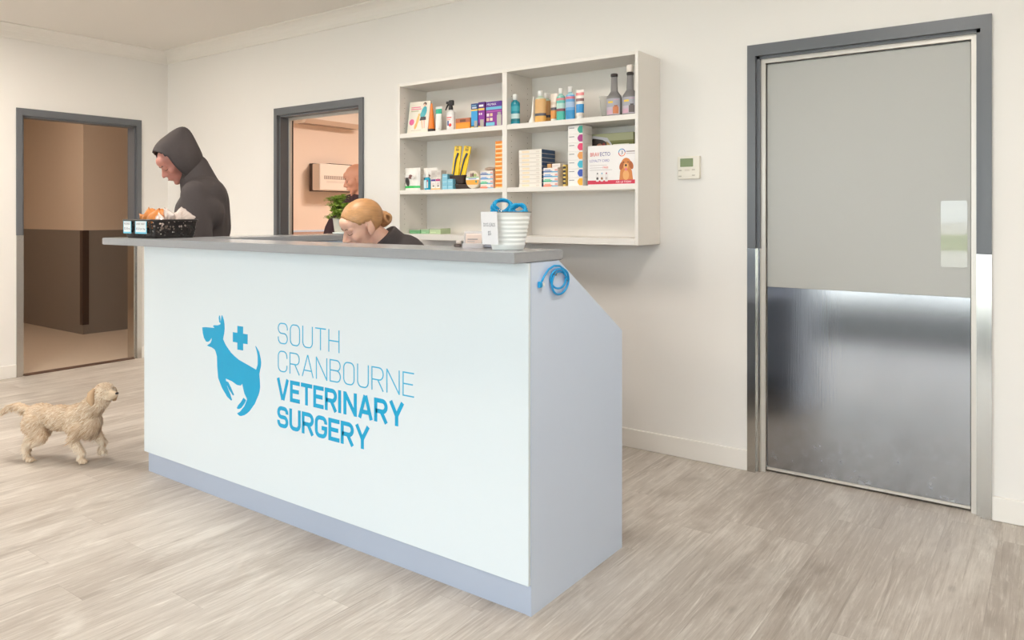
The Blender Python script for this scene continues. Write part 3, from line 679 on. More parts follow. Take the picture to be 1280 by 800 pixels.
# dropper bottle
t=thing('dropper_bottle','small teal ear-drop bottle with a pointed white nozzle, before the second pouch','bottle',(-3.150,3.452,S2))
b=MB(); b.lathe([(0.021,0),(0.022,0.003),(0.022,0.03),(0.022,0.066),(0.018,0.074),(0.008,0.078)],P((40,170,205),0.25),seg=20,sy=0.7); b.build('bottle_body',t)
b=MB(); b.box(-0.016,0.004,-0.0170,-0.0150,0.01,0.06,P((200,230,238))); b.box(0.008,0.016,-0.0155,-0.0135,0.012,0.05,P((236,220,210))); b.box(0.008,0.016,-0.0157,-0.0137,0.051,0.060,P((200,60,90))); b.build('label',t)
b=MB(); b.lathe([(0.010,0.078),(0.011,0.079),(0.010,0.085),(0.006,0.10),(0.003,0.128)],P((245,242,238),0.3),seg=14); b.build('nozzle',t)
pr1=[(0,0.80,1,0.97,(70,50,140)),(0.2,0.25,0.8,0.65,(225,215,210)),(0.4,0.30,0.7,0.40,(70,70,60)),(0,0.02,1,0.14,(250,190,120))]
pr2=[(0,0.80,1,0.97,(190,50,120)),(0.2,0.25,0.8,0.65,(225,215,210)),(0.4,0.30,0.7,0.40,(70,70,60)),(0,0.02,1,0.14,(250,190,120))]
box_item('medicine_box','small white carton with a purple top band beside the dropper bottle',-3.116,-3.080,S2,S2+0.066,3.447,3.49,W_,pr1)
box_item('medicine_box','small white carton with a magenta top band beside the purple-banded one',-3.078,-3.042,S2,S2+0.066,3.447,3.49,W_,pr2)
# stacked cartons behind those
ring=[(0.25,0.2,0.75,0.8,(190,160,150)),(0.38,0.35,0.62,0.65,(120,90,90))]
for i,(x0,x1,z,lab,pr) in enumerate((( -3.130,-3.090,0,'lowest white carton in the left column behind the purple and magenta cartons',[]),(-3.088,-3.044,0,'lowest white carton in the right column behind the purple and magenta cartons',[]),
    (-3.130,-3.090,0.042,'plain white carton, second up, behind the purple-banded carton',[(0.2,0.3,0.8,0.7,(226,200,186))]),(-3.088,-3.044,0.042,'white carton with a round ring mark behind the magenta-banded carton',ring),
    (-3.128,-3.089,0.084,'upper pale grey carton on the left of the pair at the back',[(0.2,0.3,0.8,0.7,(200,190,184))]),(-3.087,-3.046,0.084,'upper pale grey carton on the right of the pair at the back',[(0.2,0.3,0.8,0.7,(200,190,184))]))):
    zz=S2+z*0.98
    box_item('product_box',lab,x0-.042,x1-.042,zz,zz+0.0405,3.50+0.004*(i//2),3.56,(238,232,226) if i<4 else (214,206,200),pr)
# pale blue boxes
lb=(140,200,222)
pb=[(0.15,0.45,0.85,0.55,(200,228,238))]
for i,(c,r_) in enumerate(((0,0),(0,1),(0,2),(1,0),(1,1))):
    x0=-3.028+0.044*c; z=S2+0.0315*r_
    lab=['pale blue carton at the bottom of the three-high column','pale blue carton in the middle of the three-high column','pale blue carton on top of the three-high column','pale blue carton at the bottom of the two-high column','pale blue carton on top of the two-high column'][i]
    box_item('product_box',lab,x0,x0+0.042,z,z+0.0308,3.449,3.505,lb,pb,side=(110,180,205),group='pale blue cartons on the middle left shelf')
# wicker baskets
brn=mat('dark brown wicker',(78,62,58),0.6,vary=0.35,scale=90)
def wicker(label,x,z,w,h,y=3.525):
    t=thing('wicker_basket',label,'basket',(x,y,z)); b=MB(); d=0.11
    rows=8
    for j in range(rows):
        k=j/(rows-1); ww=w/2*(0.84+0.16*k); dd=d/2*(0.84+0.16*k); zz=0.004+(h-0.008)*k
        pts=[(p[0],p[1],zz+0.0012*math.sin(10*i)) for i,p in enumerate(rrect(2*ww,2*dd,0.012,4))]
        b.tube(pts,h/rows*0.58,brn,seg=6,closed=True)
    for i in range(16):
        a=2*PI*i/16; ca,sa=math.cos(a),math.sin(a); s0=1/max(abs(ca),abs(sa))
        x0,y0=max(-1,min(1,ca*s0*0.98)),max(-1,min(1,sa*s0*0.98))
        b.tube([(x0*w/2*0.82,y0*d/2*0.82,0.002),(x0*w/2*0.99,y0*d/2*0.99,h)],0.0026,brn,seg=6)
    b.box(-w/2*0.82,w/2*0.82,-d/2*0.82,d/2*0.82,0,0.003,brn)
    b.build('basket_weave',t); return t
wicker('lower dark wicker basket on the middle left shelf',-2.915,S2,0.135,0.032)
wk=wicker('upper dark wicker basket holding two yellow packs',-2.945,S2+0.034,0.130,0.052)
def hook_pack(label,x,rot,y):
    t=thing('hanging_pack',label,'pack',(x,y,S2+0.048)); t.rotation_euler=(R(-6),rot,0)
    b=MB(); ye=P((246,206,30),0.3); b.rbox(-0.027,0.027,-0.004,0.004,0,0.222,ye,r=0.002)
    b.box(-0.012,0.012,-0.0048,-0.004,0.19,0.206,P((170,140,60))); b.prism([(u,0.214+v) for u,v in rrect(0.018,0.005,0.002,3)],'y',-0.0049,-0.004,P((110,100,80)))
    b.build('card',t)
    c=MB(); c.tube([(-0.009,-0.0078,0.02),(-0.006,-0.0078,0.09),(-0.002,-0.0078,0.14),(0.010,-0.0078,0.178)],[0.0036,0.0042,0.0052,0.006],P((56,70,110),0.3)); c.build('tool',t); return t
hook_pack('left upright yellow pack holding a dark blue tool',-2.986,R(3),3.515)
hook_pack('right tilted yellow pack holding a dark blue tool',-2.944,R(10),3.525)
# round tub standing on edge
t=thing('round_tub','round clear-lidded tub standing on edge beside the wicker baskets','tub',(-2.797,3.475,S2+0.0545)); t.rotation_euler=(R(90),0,0)
b=MB(); b.lathe([(0.050,-0.018),(0.0535,-0.015),(0.0535,0.015),(0.051,0.018)],P((226,214,196),0.3),seg=40); b.build('tub_body',t)
b=MB()
def dpart(z0,z1,c,k):
    pts=[]; r=0.0495
    a0=math.asin(z0/r) if abs(z0)<r else -PI/2; a1=math.asin(z1/r) if abs(z1)<r else PI/2
    for i in range(9): a=a0+(a1-a0)*i/8; pts.append((r*math.cos(a),r*math.sin(a)))
    for i in range(9): a=a1-(a1-a0)*i/8; pts.append((-r*math.cos(a),r*math.sin(a)))
    b.prism(pts,'z',0.0182+0.0001*k,0.0188+0.0001*k,P(c))
dpart(-0.0494,0.0494,(222,208,190),0); dpart(-0.030,-0.002,(238,172,72),1); dpart(-0.001,0.012,(240,240,240),2); dpart(0.012,0.016,(110,190,110),3)
blob=lambda x,z,rx_,rz_,c: b.prism([(x+rx_*math.cos(2*PI*i/12),z+rz_*math.sin(2*PI*i/12)) for i in range(12)],'z',0.0187,0.0193,P(c))
blob(-0.010,0.026,0.007,0.012,(150,110,110)); blob(0.004,0.028,0.006,0.013,(90,60,60)); blob(0.02,0.026,0.012,0.008,(170,180,110)); blob(0.028,-0.012,0.007,0.008,(70,140,120)); b.box(-0.03,0.03,0.003,0.008,0.0187,0.0192,P((120,140,190)))
b.build('label',t)
# colour-striped cartons
def striped(lab,x0,x1,z,c,h=0.0255,g='striped tablet cartons',y0=3.455,rz=0):
    return box_item('tablet_box',lab,x0,x1,z,z+h,y0,y0+0.075,(240,232,226),[(0,0.05,0.62,0.36,c),(0.55,0.0,1,0.25,(110,180,215)),(0.08,0.45,0.5,0.62,tuple(min(255,int(v*1.1)) for v in c)),(0.8,0.3,0.98,0.7,(235,170,160))],group=g,rz=rz)
cols=[(240,130,100),(60,185,140),(90,150,205),(100,130,180)]
nm=['salmon','green','blue','slate blue']; pos=['lowest','second from the bottom','third from the bottom','topmost']
for i in range(4): striped('white carton with %s stripes, %s of the pile beside the round tub'%(nm[i],pos[i]),-2.736,-2.643,S2+0.0259*i,cols[i],rz=wob(.6))
cl=MB(); 
t=thing('chew_bag','crumpled clear bag of chews lying on the striped cartons beside the orange stack','bag',(-2.69,3.50,S2+0.1040))
cl.ell((0,0,0.012),(0.045,0.03,0.012),mat('clear film with chews',(178,156,140),0.3,vary=0.5,scale=120)); cl.build('bag_body',t)
# orange stack
for i in range(11):
    z=S2+0.0247*i
    box_item('tablet_box',['orange and white carton at the foot of the tall orange stack'][0] if i==0 else 'orange and white carton, number %d up the tall orange stack by the divider'%(i+1),-2.626,-2.575,z,z+0.0240,3.452+random.uniform(0,.004),3.53,(246,160,60),[(0.05,0.0,1,0.34,(250,222,170)),(0.1,0.45,0.75,0.72,(236,130,40)),(0.0,0.86,1,1.0,(236,140,70))],rz=wob(.8),group='orange cartons stacked against the divider')
# --- middle right
for i in range(9):
    z=S2+0.0234*i
    box_item('capsule_box','white carton with navy ends at the bottom of the nine-high stack' if i==0 else ('white carton with navy ends on top of the nine-high stack' if i==8 else 'white carton with navy ends, number %d up the nine-high stack'%(i+1)),-2.455+random.uniform(-.002,.002),-2.303,z,z+0.0229,3.452,3.59,(240,232,222),[(0.14,0.25,0.46,0.72,(242,222,190)),(0.76,0.3,0.9,0.6,(228,216,206)),(0,0,1,0.05,(205,196,188))],side=(56,84,124),group='white navy-ended cartons stacked nine high')
for i in range(4): striped('white carton with %s stripes, %s of the pile before the navy ends'%(nm[i],pos[i]),-2.283,-2.190,S2+0.0259*i,cols[i],g='striped cartons before the navy ends',y0=3.44,rz=wob(.6))
box_item('tablet_box','small brown and cream carton on the striped pile before the navy ends',-2.262,-2.232,S2+0.1040,S2+0.1250,3.445,3.50,(210,160,100),[(0.85,0,1,1,(120,70,40))])
box_item('tablet_box','small white carton on the right of the striped pile before the navy ends',-2.229,-2.178,S2+0.1040,S2+0.1250,3.445,3.50,(238,230,222),[(0.1,0.3,0.8,0.5,(215,200,195))])
b=MB(); b.rbox(-0.007,0.007,-0.05,0.05,0,0.118,P((232,200,110)),r=0.001,seg=1)
for i in range(5): b.box(-0.0078,0.0074,-0.0506,-0.046,0.012+0.021*i,0.024+0.021*i,P((60,56,60)))
o=b.build('syringe_pack',loc=(-2.155,3.50,S2)); tag(o,'narrow yellow-edged pack with dark dots squeezed beside the tall white stack','pack')
sp=[(244,180,60),(60,90,180),(70,180,205),(232,160,90),(226,70,110),(170,60,130),(50,160,140)]
sn=['amber','royal blue','turquoise','tan','rose','plum','sea green']
for i in range(7):
    z=S2+0.0465*i
    b=MB(); w,d,h=0.092,0.10,0.0458; b.rbox(-w/2,w/2,-d/2,d/2,0,h,P((242,238,234),0.3),r=0.001,seg=1)
    b.box(-w/2+0.008,-w/2+0.040,-d/2-0.0005,-d/2+0.0002,0.030,0.034,P((150,150,150)))
    pts=[(w/2-0.020+0.020*math.cos(a),0.020+0.019*math.sin(a)) for a in [PI/2+PI*k/10 for k in range(11)]]
    pts=[(w/2-0.020-0.012*math.sin(PI*k/10),0.004+0.038*k/10) for k in range(11)]+[(w/2-0.0008,0.042),(w/2-0.0008,0.004)]
    b.prism(pts,'y',-d/2-0.0005,-d/2+0.0002,P(sp[i]))
    o=b.build('flea_treatment_box',loc=(-2.085,3.50,z)); tag(o,'glossy white carton with a %s corner swirl in the tall stack'%sn[i],'box','glossy white cartons in a tall stack')
# white booklet box behind and loyalty card box in front
b=MB(); w,h=0.31,0.285; b.rbox(-w/2,w/2,-0.02,0.02,0,h,P((140,140,84)),r=0.001,seg=1); fy=-0.0208
b.box(-w/2,w/2,fy,-0.0195,0.245,h-0.001,P((190,190,150))); b.box(-0.01,w/2,fy-0.0001,-0.0195,0.18,0.236,P((120,122,64)))
b.prism([(-w/2+0.005,0.255),(-0.085,0.285*0.97),(0.0,0.262),(0.028,0.225),(0.03,0.12),(-0.09,0.03),(-0.10,0.10)],'y',fy-0.0002,-0.0195,P((222,220,224)))
b.prism([(-0.118,0.245),(-0.085,0.262),(-0.03,0.252),(0.0,0.236),(0.005,0.15),(-0.095,0.13)],'y',fy-0.0003,-0.0195,P((72,62,58)))
b.prism([(-0.005,0.245),(0.018,0.225),(0.022,0.15),(0.002,0.15)],'y',fy-0.0004,-0.0195,P((196,160,100)))
blob2(b,-0.048,0.212,0.020,0.022,(214,150,120),k=5,y=fy); blob2(b,-0.022,0.222,0.010,0.014,(170,70,60),k=6,y=fy)
b.box(0.035,0.13,fy-0.0003,-0.0195,0.221,0.225,P((236,234,214))); b.box(0.035,0.08,fy-0.0003,-0.0195,0.205,0.209,P((236,234,214))); b.box(0.035,0.13,fy-0.0003,-0.0195,0.196,0.198,P((200,200,160)))
o=b.build('display_box',loc=(-1.962,3.60,S2)); tag(o,'green photo display box with a person in a car window, behind the white one','box')
b=MB(); w,h=0.272,0.208; b.rbox(-w/2,w/2,-0.03,0.03,0,h,P((240,236,234),0.25),r=0.0015,seg=1); fy=-0.0308
RED=(206,50,78)
b.box(-w/2,w/2,fy,-0.0295,0.006,0.026,P(RED))
put_text(b,'BRAV',0.030,-0.122,fy-0.0004,0.152,P((222,90,84)),0.055); put_text(b,'ECTO',0.030,-0.064,fy-0.0004,0.152,P((88,80,150)),0.060)
put_text(b,'LOYALTY CARD',0.020,-0.124,fy-0.0004,0.122,P((130,120,180)),0.115)
put_text(b,'ASK US TODAY',0.015,0.028,fy-0.0004,0.011,P((246,236,238)),0.088)
for z,wd,c in ((0.105,0.10,(190,180,180)),(0.092,0.075,(190,180,180)),(0.080,0.13,(180,172,172))): b.box(-0.124,-0.124+wd,fy,-0.0295,z-0.001,z+0.001,P(c))
put_text(b,'FREE',0.014,-0.047,fy-0.0004,0.088,P((226,90,84)),0.032)
for i in range(3):
    x=-0.078+0.026*i; b.prism([(x+u,0.040+v) for u,v in rrect(0.018,0.040,0.006,4)],'y',fy-0.0006,-0.0295,P((226,222,220))); blob2(b,x,0.036,0.006,0.007,((70,60,60),(150,110,70),(190,180,180))[i],k=8,y=fy); b.box(x-0.003,x+0.003,fy-0.001,-0.0295,0.058,0.066,P(((90,90,90),(120,170,200),(190,90,110))[i]))
for i in range(20):
    a=2*PI*i/20; c=((60,90,170),(60,160,200),(210,80,70),(230,140,90))[i//5]
    b.prism([(0.062+r_*math.cos(a+da),0.166+r_*math.sin(a+da)) for r_,da in ((0.016,0),(0.020,0),(0.020,0.30),(0.016,0.30))],'y',fy-0.0003,-0.0295,P(c))
put_text(b,'3',0.026,0.056,fy-0.0004,0.157,P((70,70,80)),0.012)
b.box(0.086,0.134,fy,-0.0295,0.168,0.173,P((150,130,130))); b.box(0.086,0.134,fy,-0.0295,0.158,0.162,P((200,190,190)))
# retriever picture
gd=(212,132,68); gl=(230,168,104); gk=(176,94,44)
b.prism([(0.048,0.026),(0.052,0.07),(0.058,0.10),(0.10,0.11),(0.118,0.07),(0.124,0.026)],'y',fy-0.0002,-0.0295,P(gd))
blob2(b,0.085,0.050,0.018,0.026,gl,k=3,y=fy); blob2(b,0.086,0.110,0.027,0.028,gd,k=4,y=fy); blob2(b,0.060,0.098,0.011,0.022,gk,k=5,y=fy,rot=-0.3); blob2(b,0.114,0.100,0.011,0.022,gk,k=5,y=fy,rot=0.3)
blob2(b,0.085,0.096,0.014,0.016,gl,k=6,y=fy); blob2(b,0.085,0.100,0.006,0.006,(50,40,40),k=8,y=fy); blob2(b,0.085,0.080,0.006,0.008,(226,120,140),k=8,y=fy)
for s in (-1,1): blob2(b,0.085+0.012*s,0.116,0.003,0.003,(50,36,30),k=8,y=fy)
o=b.build('display_box',loc=(-1.868,3.475,S2),rot=(0,0,R(2))); tag(o,'white display box with a golden retriever picture and red foot band','box')
# --- bottom left: leaflets
for i,(x0,x1,c,h,lab) in enumerate(((-3.350,-3.255,(110,170,120),0.026,'green leaflet packet at the left of the three on the bottom shelf'),(-3.250,-3.185,(150,195,150),0.030,'pale green leaflet packet in the middle of the three on the bottom shelf'),(-3.180,-3.09,(186,206,166),0.034,'cream and green leaflet packet at the right of the three on the bottom shelf'))):
    box_item('leaflet_packet',lab,x0,x1,SB,SB+h,3.50,3.60,c,[(0.0,0.8,1,1,(170,180,160)),(0.1,0.2,0.6,0.4,tuple(min(255,v+20) for v in c))],rz=R(2*i-1),cat='leaflets',top=(210,205,190))

# ------------------------------------------------------------------ thermostat
t=thing('thermostat','white wall thermostat with a green screen between shelves and grey door','thermostat',(-1.535,WY+.002,1.503))
pw=mat('white plastic',(236,230,218),0.4)
b=MB(); b.rbox(-0.060,0.060,-0.022,0,-0.059,0.058,pw,r=0.004); b.build('case',t)
b=MB(); b.rbox(-0.044,0.026,-0.0235,-0.0215,0.004,0.047,mat('lcd green',(128,142,96),0.2),r=0.0008,seg=1); b.build('screen',t)
for x,z in ((-0.045,-0.014),(0.028,-0.012),(-0.045,-0.044),(0.028,-0.040)): MB().rbox(x-0.008,x+0.008,-0.0245,-0.0215,z-0.003,z+0.003,P((196,188,176)),r=0.001,seg=1).build('button',t)
MB().rbox(-0.020,0.008,-0.024,-0.0215,-0.018,-0.008,P((226,218,204)),r=0.001,seg=1).build('button',t)

# ------------------------------------------------------------------ things on the counter
# bucket of leads
BX,BY=-1.475,2.010
bk=thing('bucket','white ribbed metal bucket with a price card, near the right end of the counter','bucket',(BX,BY,TZ))
wm=mat('white enamel',(246,250,248),0.35)
b=MB(); H_=0.124; pr=[(0.0,0),(0.051,0.0),(0.053,0.003)]
nr=7
for i in range(nr*4+1):
    k=i/(nr*4); z=0.014+(H_-0.026)*k; r=0.053+0.023*(z/H_); pr.append((r+0.0014*math.sin(2*PI*k*nr),z))
pr+=[(0.0760,H_-0.004),(0.0775,H_-0.002),(0.0775,H_)]
inner=[(0.0745,H_),(0.0735,H_-0.006),(0.052,0.006),(0,0.006)]
b.lathe(pr+inner,wm,seg=48,cap=False); b.build('bucket_body',bk)
b=MB(); b.tube([(0.0772*math.cos(2*PI*i/40),0.0772*math.sin(2*PI*i/40),H_) for i in range(40)],0.0016,mat('dark rim',(120,112,104),0.4,metal=0.6),seg=6,closed=True); b.build('rim',bk)
b=MB(); cd=P((240,238,240),0.4)
a0=R(264)  # card faces the desk front, hung over the rim on the left
Tm=Matrix.Translation((0.0775*math.cos(a0),0.0775*math.sin(a0),0))@Matrix.Rotation(a0+PI/2,4,'Z')@Matrix.Rotation(R(4),4,'X')
def txtT(mb,s,size,x,z,m,width,T_,y):
    vs,fs=text_geo(s,size); w=max(v.x for v in vs); mb.add([T_@Vector((x+v.x*width/w,y,z+v.y)) for v in vs],fs,m)
b2=MB(); b2.box(-0.036,0.036,-0.0065,-0.0055,0.020,H_+0.002,cd,T=Tm); ink=P((110,108,116))
txtT(b2,'DOG LEADS',0.017,-0.026,0.078,ink,0.052,Tm,-0.0068); txtT(b2,'$5',0.020,-0.008,0.050,ink,0.014,Tm,-0.0068)
b2.build('price_card',bk)
lead=mat('cyan nylon webbing',(10,160,212),0.5,bump=0.3,bscale=900); leadd=mat('dark clip',(50,58,66),0.3,metal=0.7)
def lead_coil(label,cx,cy,cz,rx_,ry_,turn,tilt,seed):
    t=thing('dog_lead',label,'dog lead',(BX+cx,BY+cy,TZ+cz),0,'cyan dog leads in the bucket'); t.rotation_euler=tilt
    b=MB(); rnd=random.Random(seed)
    for j in range(8):
        pts=[]
        for i in range(28):
            a=2*PI*i/28; pts.append((rx_*(1-0.05*j)*math.cos(a)+.003*math.sin(3*a+j*2),ry_*(1-0.06*j)*math.sin(a)+0.002*j,0.0035*(j-3)*math.cos(a*turn)+0.005*math.sin(2*a+j*1.7)))
        b.tube(pts,0.0034,lead,seg=6,closed=True)
    b.build('webbing',t)
    c=MB(); c.rbox(-0.004,0.006,-ry_-0.010,-ry_+0.002,-0.010,0.014,leadd,r=0.002); c.tube([(0.001+0.006*math.cos(2*PI*i/12),-ry_-0.006,0.018+0.006*math.sin(2*PI*i/12)) for i in range(12)],0.0015,M_polish,seg=6,closed=True); c.build('clip',t); return t
lead_coil('coiled cyan dog lead standing highest in the bucket, at the left',-0.016,-0.010,0.135,0.036,0.031,2,(R(70),0,R(38)),1)
lead_coil('lower coiled cyan dog lead at the right of the bucket',0.034,0.012,0.124,0.028,0.026,1,(R(62),R(14),R(30)),2)
lead_coil('flat coiled cyan dog lead at the bottom of the heap in the bucket',0.002,0.004,0.108,0.046,0.046,1,(0,0,0),3)
# card stand
st=thing('card_stand','small clear stand with leaning business cards left of the bucket','card holder',(-1.655,2.050,TZ),R(30))
b=MB(); acr=mat('clear acrylic',(226,222,226),0.08,alpha=0.45)
b.box(-0.035,0.035,-0.02,0.035,0,0.003,acr); b.box(-0.035,0.035,-0.022,-0.019,0,0.016,acr)
Tb=Matrix.Translation((0,0.0,0.003))@Matrix.Rotation(R(-20),4,'X'); b.box(-0.035,0.035,0.0,0.003,0,0.058,acr,T=Tb); b.build('holder',st)
b=MB(); 
for k in range(5): b.box(-0.028+0.001*k,0.026+0.001*k,-0.0025-0.0022*k,-0.0008-0.0022*k,0.001,0.048-0.002*k,P((238,226,218) if k%2 else (216,196,186)),T=Tb)
b.box(-0.020,0.016,-0.0122,-0.0118,0.022,0.026,P((150,140,140)),T=Tb); b.box(-0.020,0.006,-0.0122,-0.0118,0.014,0.017,P((170,160,160)),T=Tb); b.build('business_cards',st)
b=MB(); b.rbox(-0.014,0.012,-0.01,0.012,0,0.010,P((92,76,70)),r=0.003); b.rbox(-0.008,0.010,-0.006,0.008,0.0101,0.022,P((200,186,176)),r=0.003)
o=b.build('staple_remover',loc=(-1.745,2.075,TZ),rot=(0,0,R(20))); tag(o,'tiny brown and cream clip standing left of the card stand','clip')
b=MB(); b.rbox(-0.024,0.024,-0.012,0.012,0,0.012,P((160,160,170)),r=0.004); o=b.build('pen_tray',loc=(-1.605,2.085,TZ),rot=(0,0,R(25))); tag(o,'small grey tray between card stand and bucket','tray')

# basket of treats
KX,KY=-3.682,2.038; kw,kd,kh=0.272,0.222,0.092
bs=thing('treat_basket','black perforated basket of dog treats on the left end of the counter','basket',(KX,KY,TZ))
def perf_mat():
    m=bpy.data.materials.new('perforated black plastic'); m.use_nodes=True; N=m.node_tree.nodes; L=m.node_tree.links; b=N['Principled BSDF']
    b.inputs['Base Color'].default_value=(*lin((34,30,30)),1); b.inputs['Roughness'].default_value=0.35
    tc=N.new('ShaderNodeTexCoord'); v=N.new('ShaderNodeTexVoronoi'); v.inputs['Scale'].default_value=85; L.new(tc.outputs['Object'],v.inputs['Vector'])
    lt=N.new('ShaderNodeMath'); lt.operation='GREATER_THAN'; lt.inputs[1].default_value=0.45; L.new(v.outputs['Distance'],lt.inputs[0])
    L.new(lt.outputs[0],b.inputs['Alpha']); return m
PM=perf_mat(); blk=mat('black plastic rim',(36,32,32),0.35)
b=MB()
def shell(w0,d0,w1,d1,z0,z1,m,cut=None):
    a=rrect(w0,d0,0.018,4); c=rrect(w1,d1,0.022,4); n=len(a)
    b.add([(*p,z0) for p in a]+[(*p,z1) for p in c],[(i,(i+1)%n,(i+1)%n+n,i+n) for i in range(n)],m,True)
shell(kw,kd,kw+0.018,kd+0.018,0.012,kh-0.008,PM); shell(kw-0.004,kd-0.004,kw+0.014,kd+0.014,0.012,kh-0.008,PM)
shell(kw-0.01,kd-0.01,kw,kd,0.0,0.012,blk)
a=rrect(kw-0.01,kd-0.01,0.018,4); b.prism(a,'z',0.0,0.002,blk)
b.build('basket_body',bs,fix=False)
b=MB(); b.tube([(*p,kh-0.004) for p in rrect(kw+0.022,kd+0.022,0.024,5)],0.0050,blk,seg=8,closed=True); b.build('rim',bs)
cy=P((110,205,232)); wh=P((240,244,246)); ink2=P((120,110,116))
for x0,x1,t1,t2,lab in ((-0.128,-0.050,'PIG EARS','$2.50 ea','left price card with cyan border'),(-0.012,0.096,'LIVER TREAT','$5.50 per bag','right price card with cyan border')):
    b=MB(); y=-kd/2-0.0135; b.box(x0,x1,y,y+0.001,0.022,0.090,cy); b.box(x0+0.006,x1-0.006,y-0.0005,y+0.0005,0.030,0.083,wh)
    put_text(b,t1,0.013,x0+0.011,y-0.0012,0.066,ink2,(x1-x0)-0.022); put_text(b,t2,0.014,x0+0.011,y-0.0012,0.042,ink2,(x1-x0)-0.022)
    o=b.build('price_card',bs); o['label']=lab
# pig-ear chews
ear=mat('dried pig ear',(206,128,62),0.45,vary=0.35,scale=40,bump=0.6,bscale=120)
def pig_ear(label,x,y,z,rot,s=1.0,seed=0):
    b=MB(); n,m_=12,14; vs=[]; rnd=random.Random(seed)
    for j in range(m_+1):
        v=j/m_; wd=0.052*math.sin(PI*min(1,0.16+v*0.84))**0.7+0.003
        for i in range(n+1):
            u=i/n*2-1
            vs.append((u*wd*s, s*(0.020*u*u+0.012*math.sin(4*v+seed)+0.004*noise.noise(Vector((u*3,v*4,seed)))), s*(v*0.105+0.004*math.sin(5*u+seed))))
    nv=len(vs); vs2=[(p[0],p[1]+0.004*s,p[2]) for p in vs]
    fs=[]
    for j in range(m_):
        for i in range(n):
            a=j*(n+1)+i; fs.append((a,a+1,a+n+2,a+n+1)); fs.append((a+nv,a+n+1+nv,a+n+2+nv,a+1+nv))
    edge=[i for i in range(n+1)]+[j*(n+1)+n for j in range(1,m_+1)]+[m_*(n+1)+i for i in range(n-1,-1,-1)]+[j*(n+1) for j in range(m_-1,0,-1)]
    for k in range(len(edge)):
        a,c=edge[k],edge[(k+1)%len(edge)]; fs.append((a,a+nv,c+nv,c))
    b.add(vs+vs2,fs,ear,True); o=b.build('pig_ear_chew',loc=(x,y,z),rot=rot); return tag(o,label,'dog treat','dried orange ear chews in the basket')
pig_ear('orange dried ear chew standing at the left end of the basket',KX-0.075,KY-0.030,TZ+0.040,(R(-8),R(-38),R(10)),0.95,1)
pig_ear('tallest orange dried ear chew, second from the left in the basket',KX-0.045,KY-0.045,TZ+0.050,(R(-14),R(-8),R(18)),1.0,2)
pig_ear('broad orange dried ear chew beside the treat bags',KX-0.006,KY-0.050,TZ+0.048,(R(-6),R(20),R(12)),1.0,3)
pig_ear('orange dried ear chew behind the other ear chews',KX-0.060,KY+0.005,TZ+0.040,(R(6),R(4),R(-14)),0.9,4)
# clear treat bags
film=mat('crinkled clear film',(238,224,216),0.15,alpha=0.6,spec=0.8); tr1=mat('pink chews',(206,160,140),0.5,vary=0.3,scale=100); tr2=mat('dark chews',(120,84,70),0.5,vary=0.4,scale=100)
def treat_bag(label,x,y,z,rot,w,h,trm,seed):
    t=thing('treat_bag',label,'treat bag',(x,y,z),0,'clear treat bags in the basket'); t.rotation_euler=rot
    b=MB(); n,m_=14,12; vs=[]
    for side in (-1,1):
        for j in range(m_+1):
            for i in range(n+1):
                u=i/n*2-1; v=j/m_; bul=0.020*max(0,(1-u*u))**0.5*math.sin(PI*v)**0.6+0.0008
                nz=0.007*noise.noise(Vector((u*2.4+seed,v*3.1,side*3)))*(0.3+math.sin(PI*v))
                vs.append((u*w/2*(1+0.05*math.sin(6*v+seed)), side*bul+nz, v*h+0.006*noise.noise(Vector((u*3,seed,1)))))
    o=(n+1)*(m_+1); fs=[]
    for sd in (0,1):
        for j in range(m_):
            for i in range(n): a=sd*o+j*(n+1)+i; fs.append((a,a+1,a+n+2,a+n+1))
    b.add(vs,fs,film,False); b.build('film',t)
    c=MB(); rnd=random.Random(seed)
    for k in range(16): c.ell((rnd.uniform(-w*0.32,w*0.32),rnd.uniform(-0.008,0.008),rnd.uniform(0.15,0.75)*h),(rnd.uniform(.008,.013),.006,rnd.uniform(.006,.010)),trm,seg=8,rings=5)
    c.build('treats',t); return t
treat_bag('clear bag of pink chews right beside the ear chews',KX+0.040,KY-0.010,TZ+0.072,(R(-30),R(75),R(0)),0.085,0.10,tr1,1)
treat_bag('clear bag of dark treats in the middle of the basket, highest of the bags',KX+0.050,KY+0.020,TZ+0.050,(R(20),R(25),R(10)),0.080,0.100,tr2,2)
treat_bag('clear bag of pale treats at the right end with its corner sticking out',KX+0.075,KY+0.035,TZ+0.062,(R(-35),R(38),R(50)),0.085,0.105,tr2,3)
treat_bag('clear bag of pale treats lying low at the front right of the basket',KX+0.105,KY-0.045,TZ+0.050,(R(-20),R(-60),R(20)),0.080,0.090,tr1,4)

# coiled lead on the end panel
t=thing('dog_lead','coiled cyan cord lead with a clip hanging on the desk end panel','dog lead',(-1.333,2.06,1.04))
b=MB(); cm=mat('cyan cord',(20,160,224),0.35)
def yz(px_,pz): return (0.007,px_,pz)
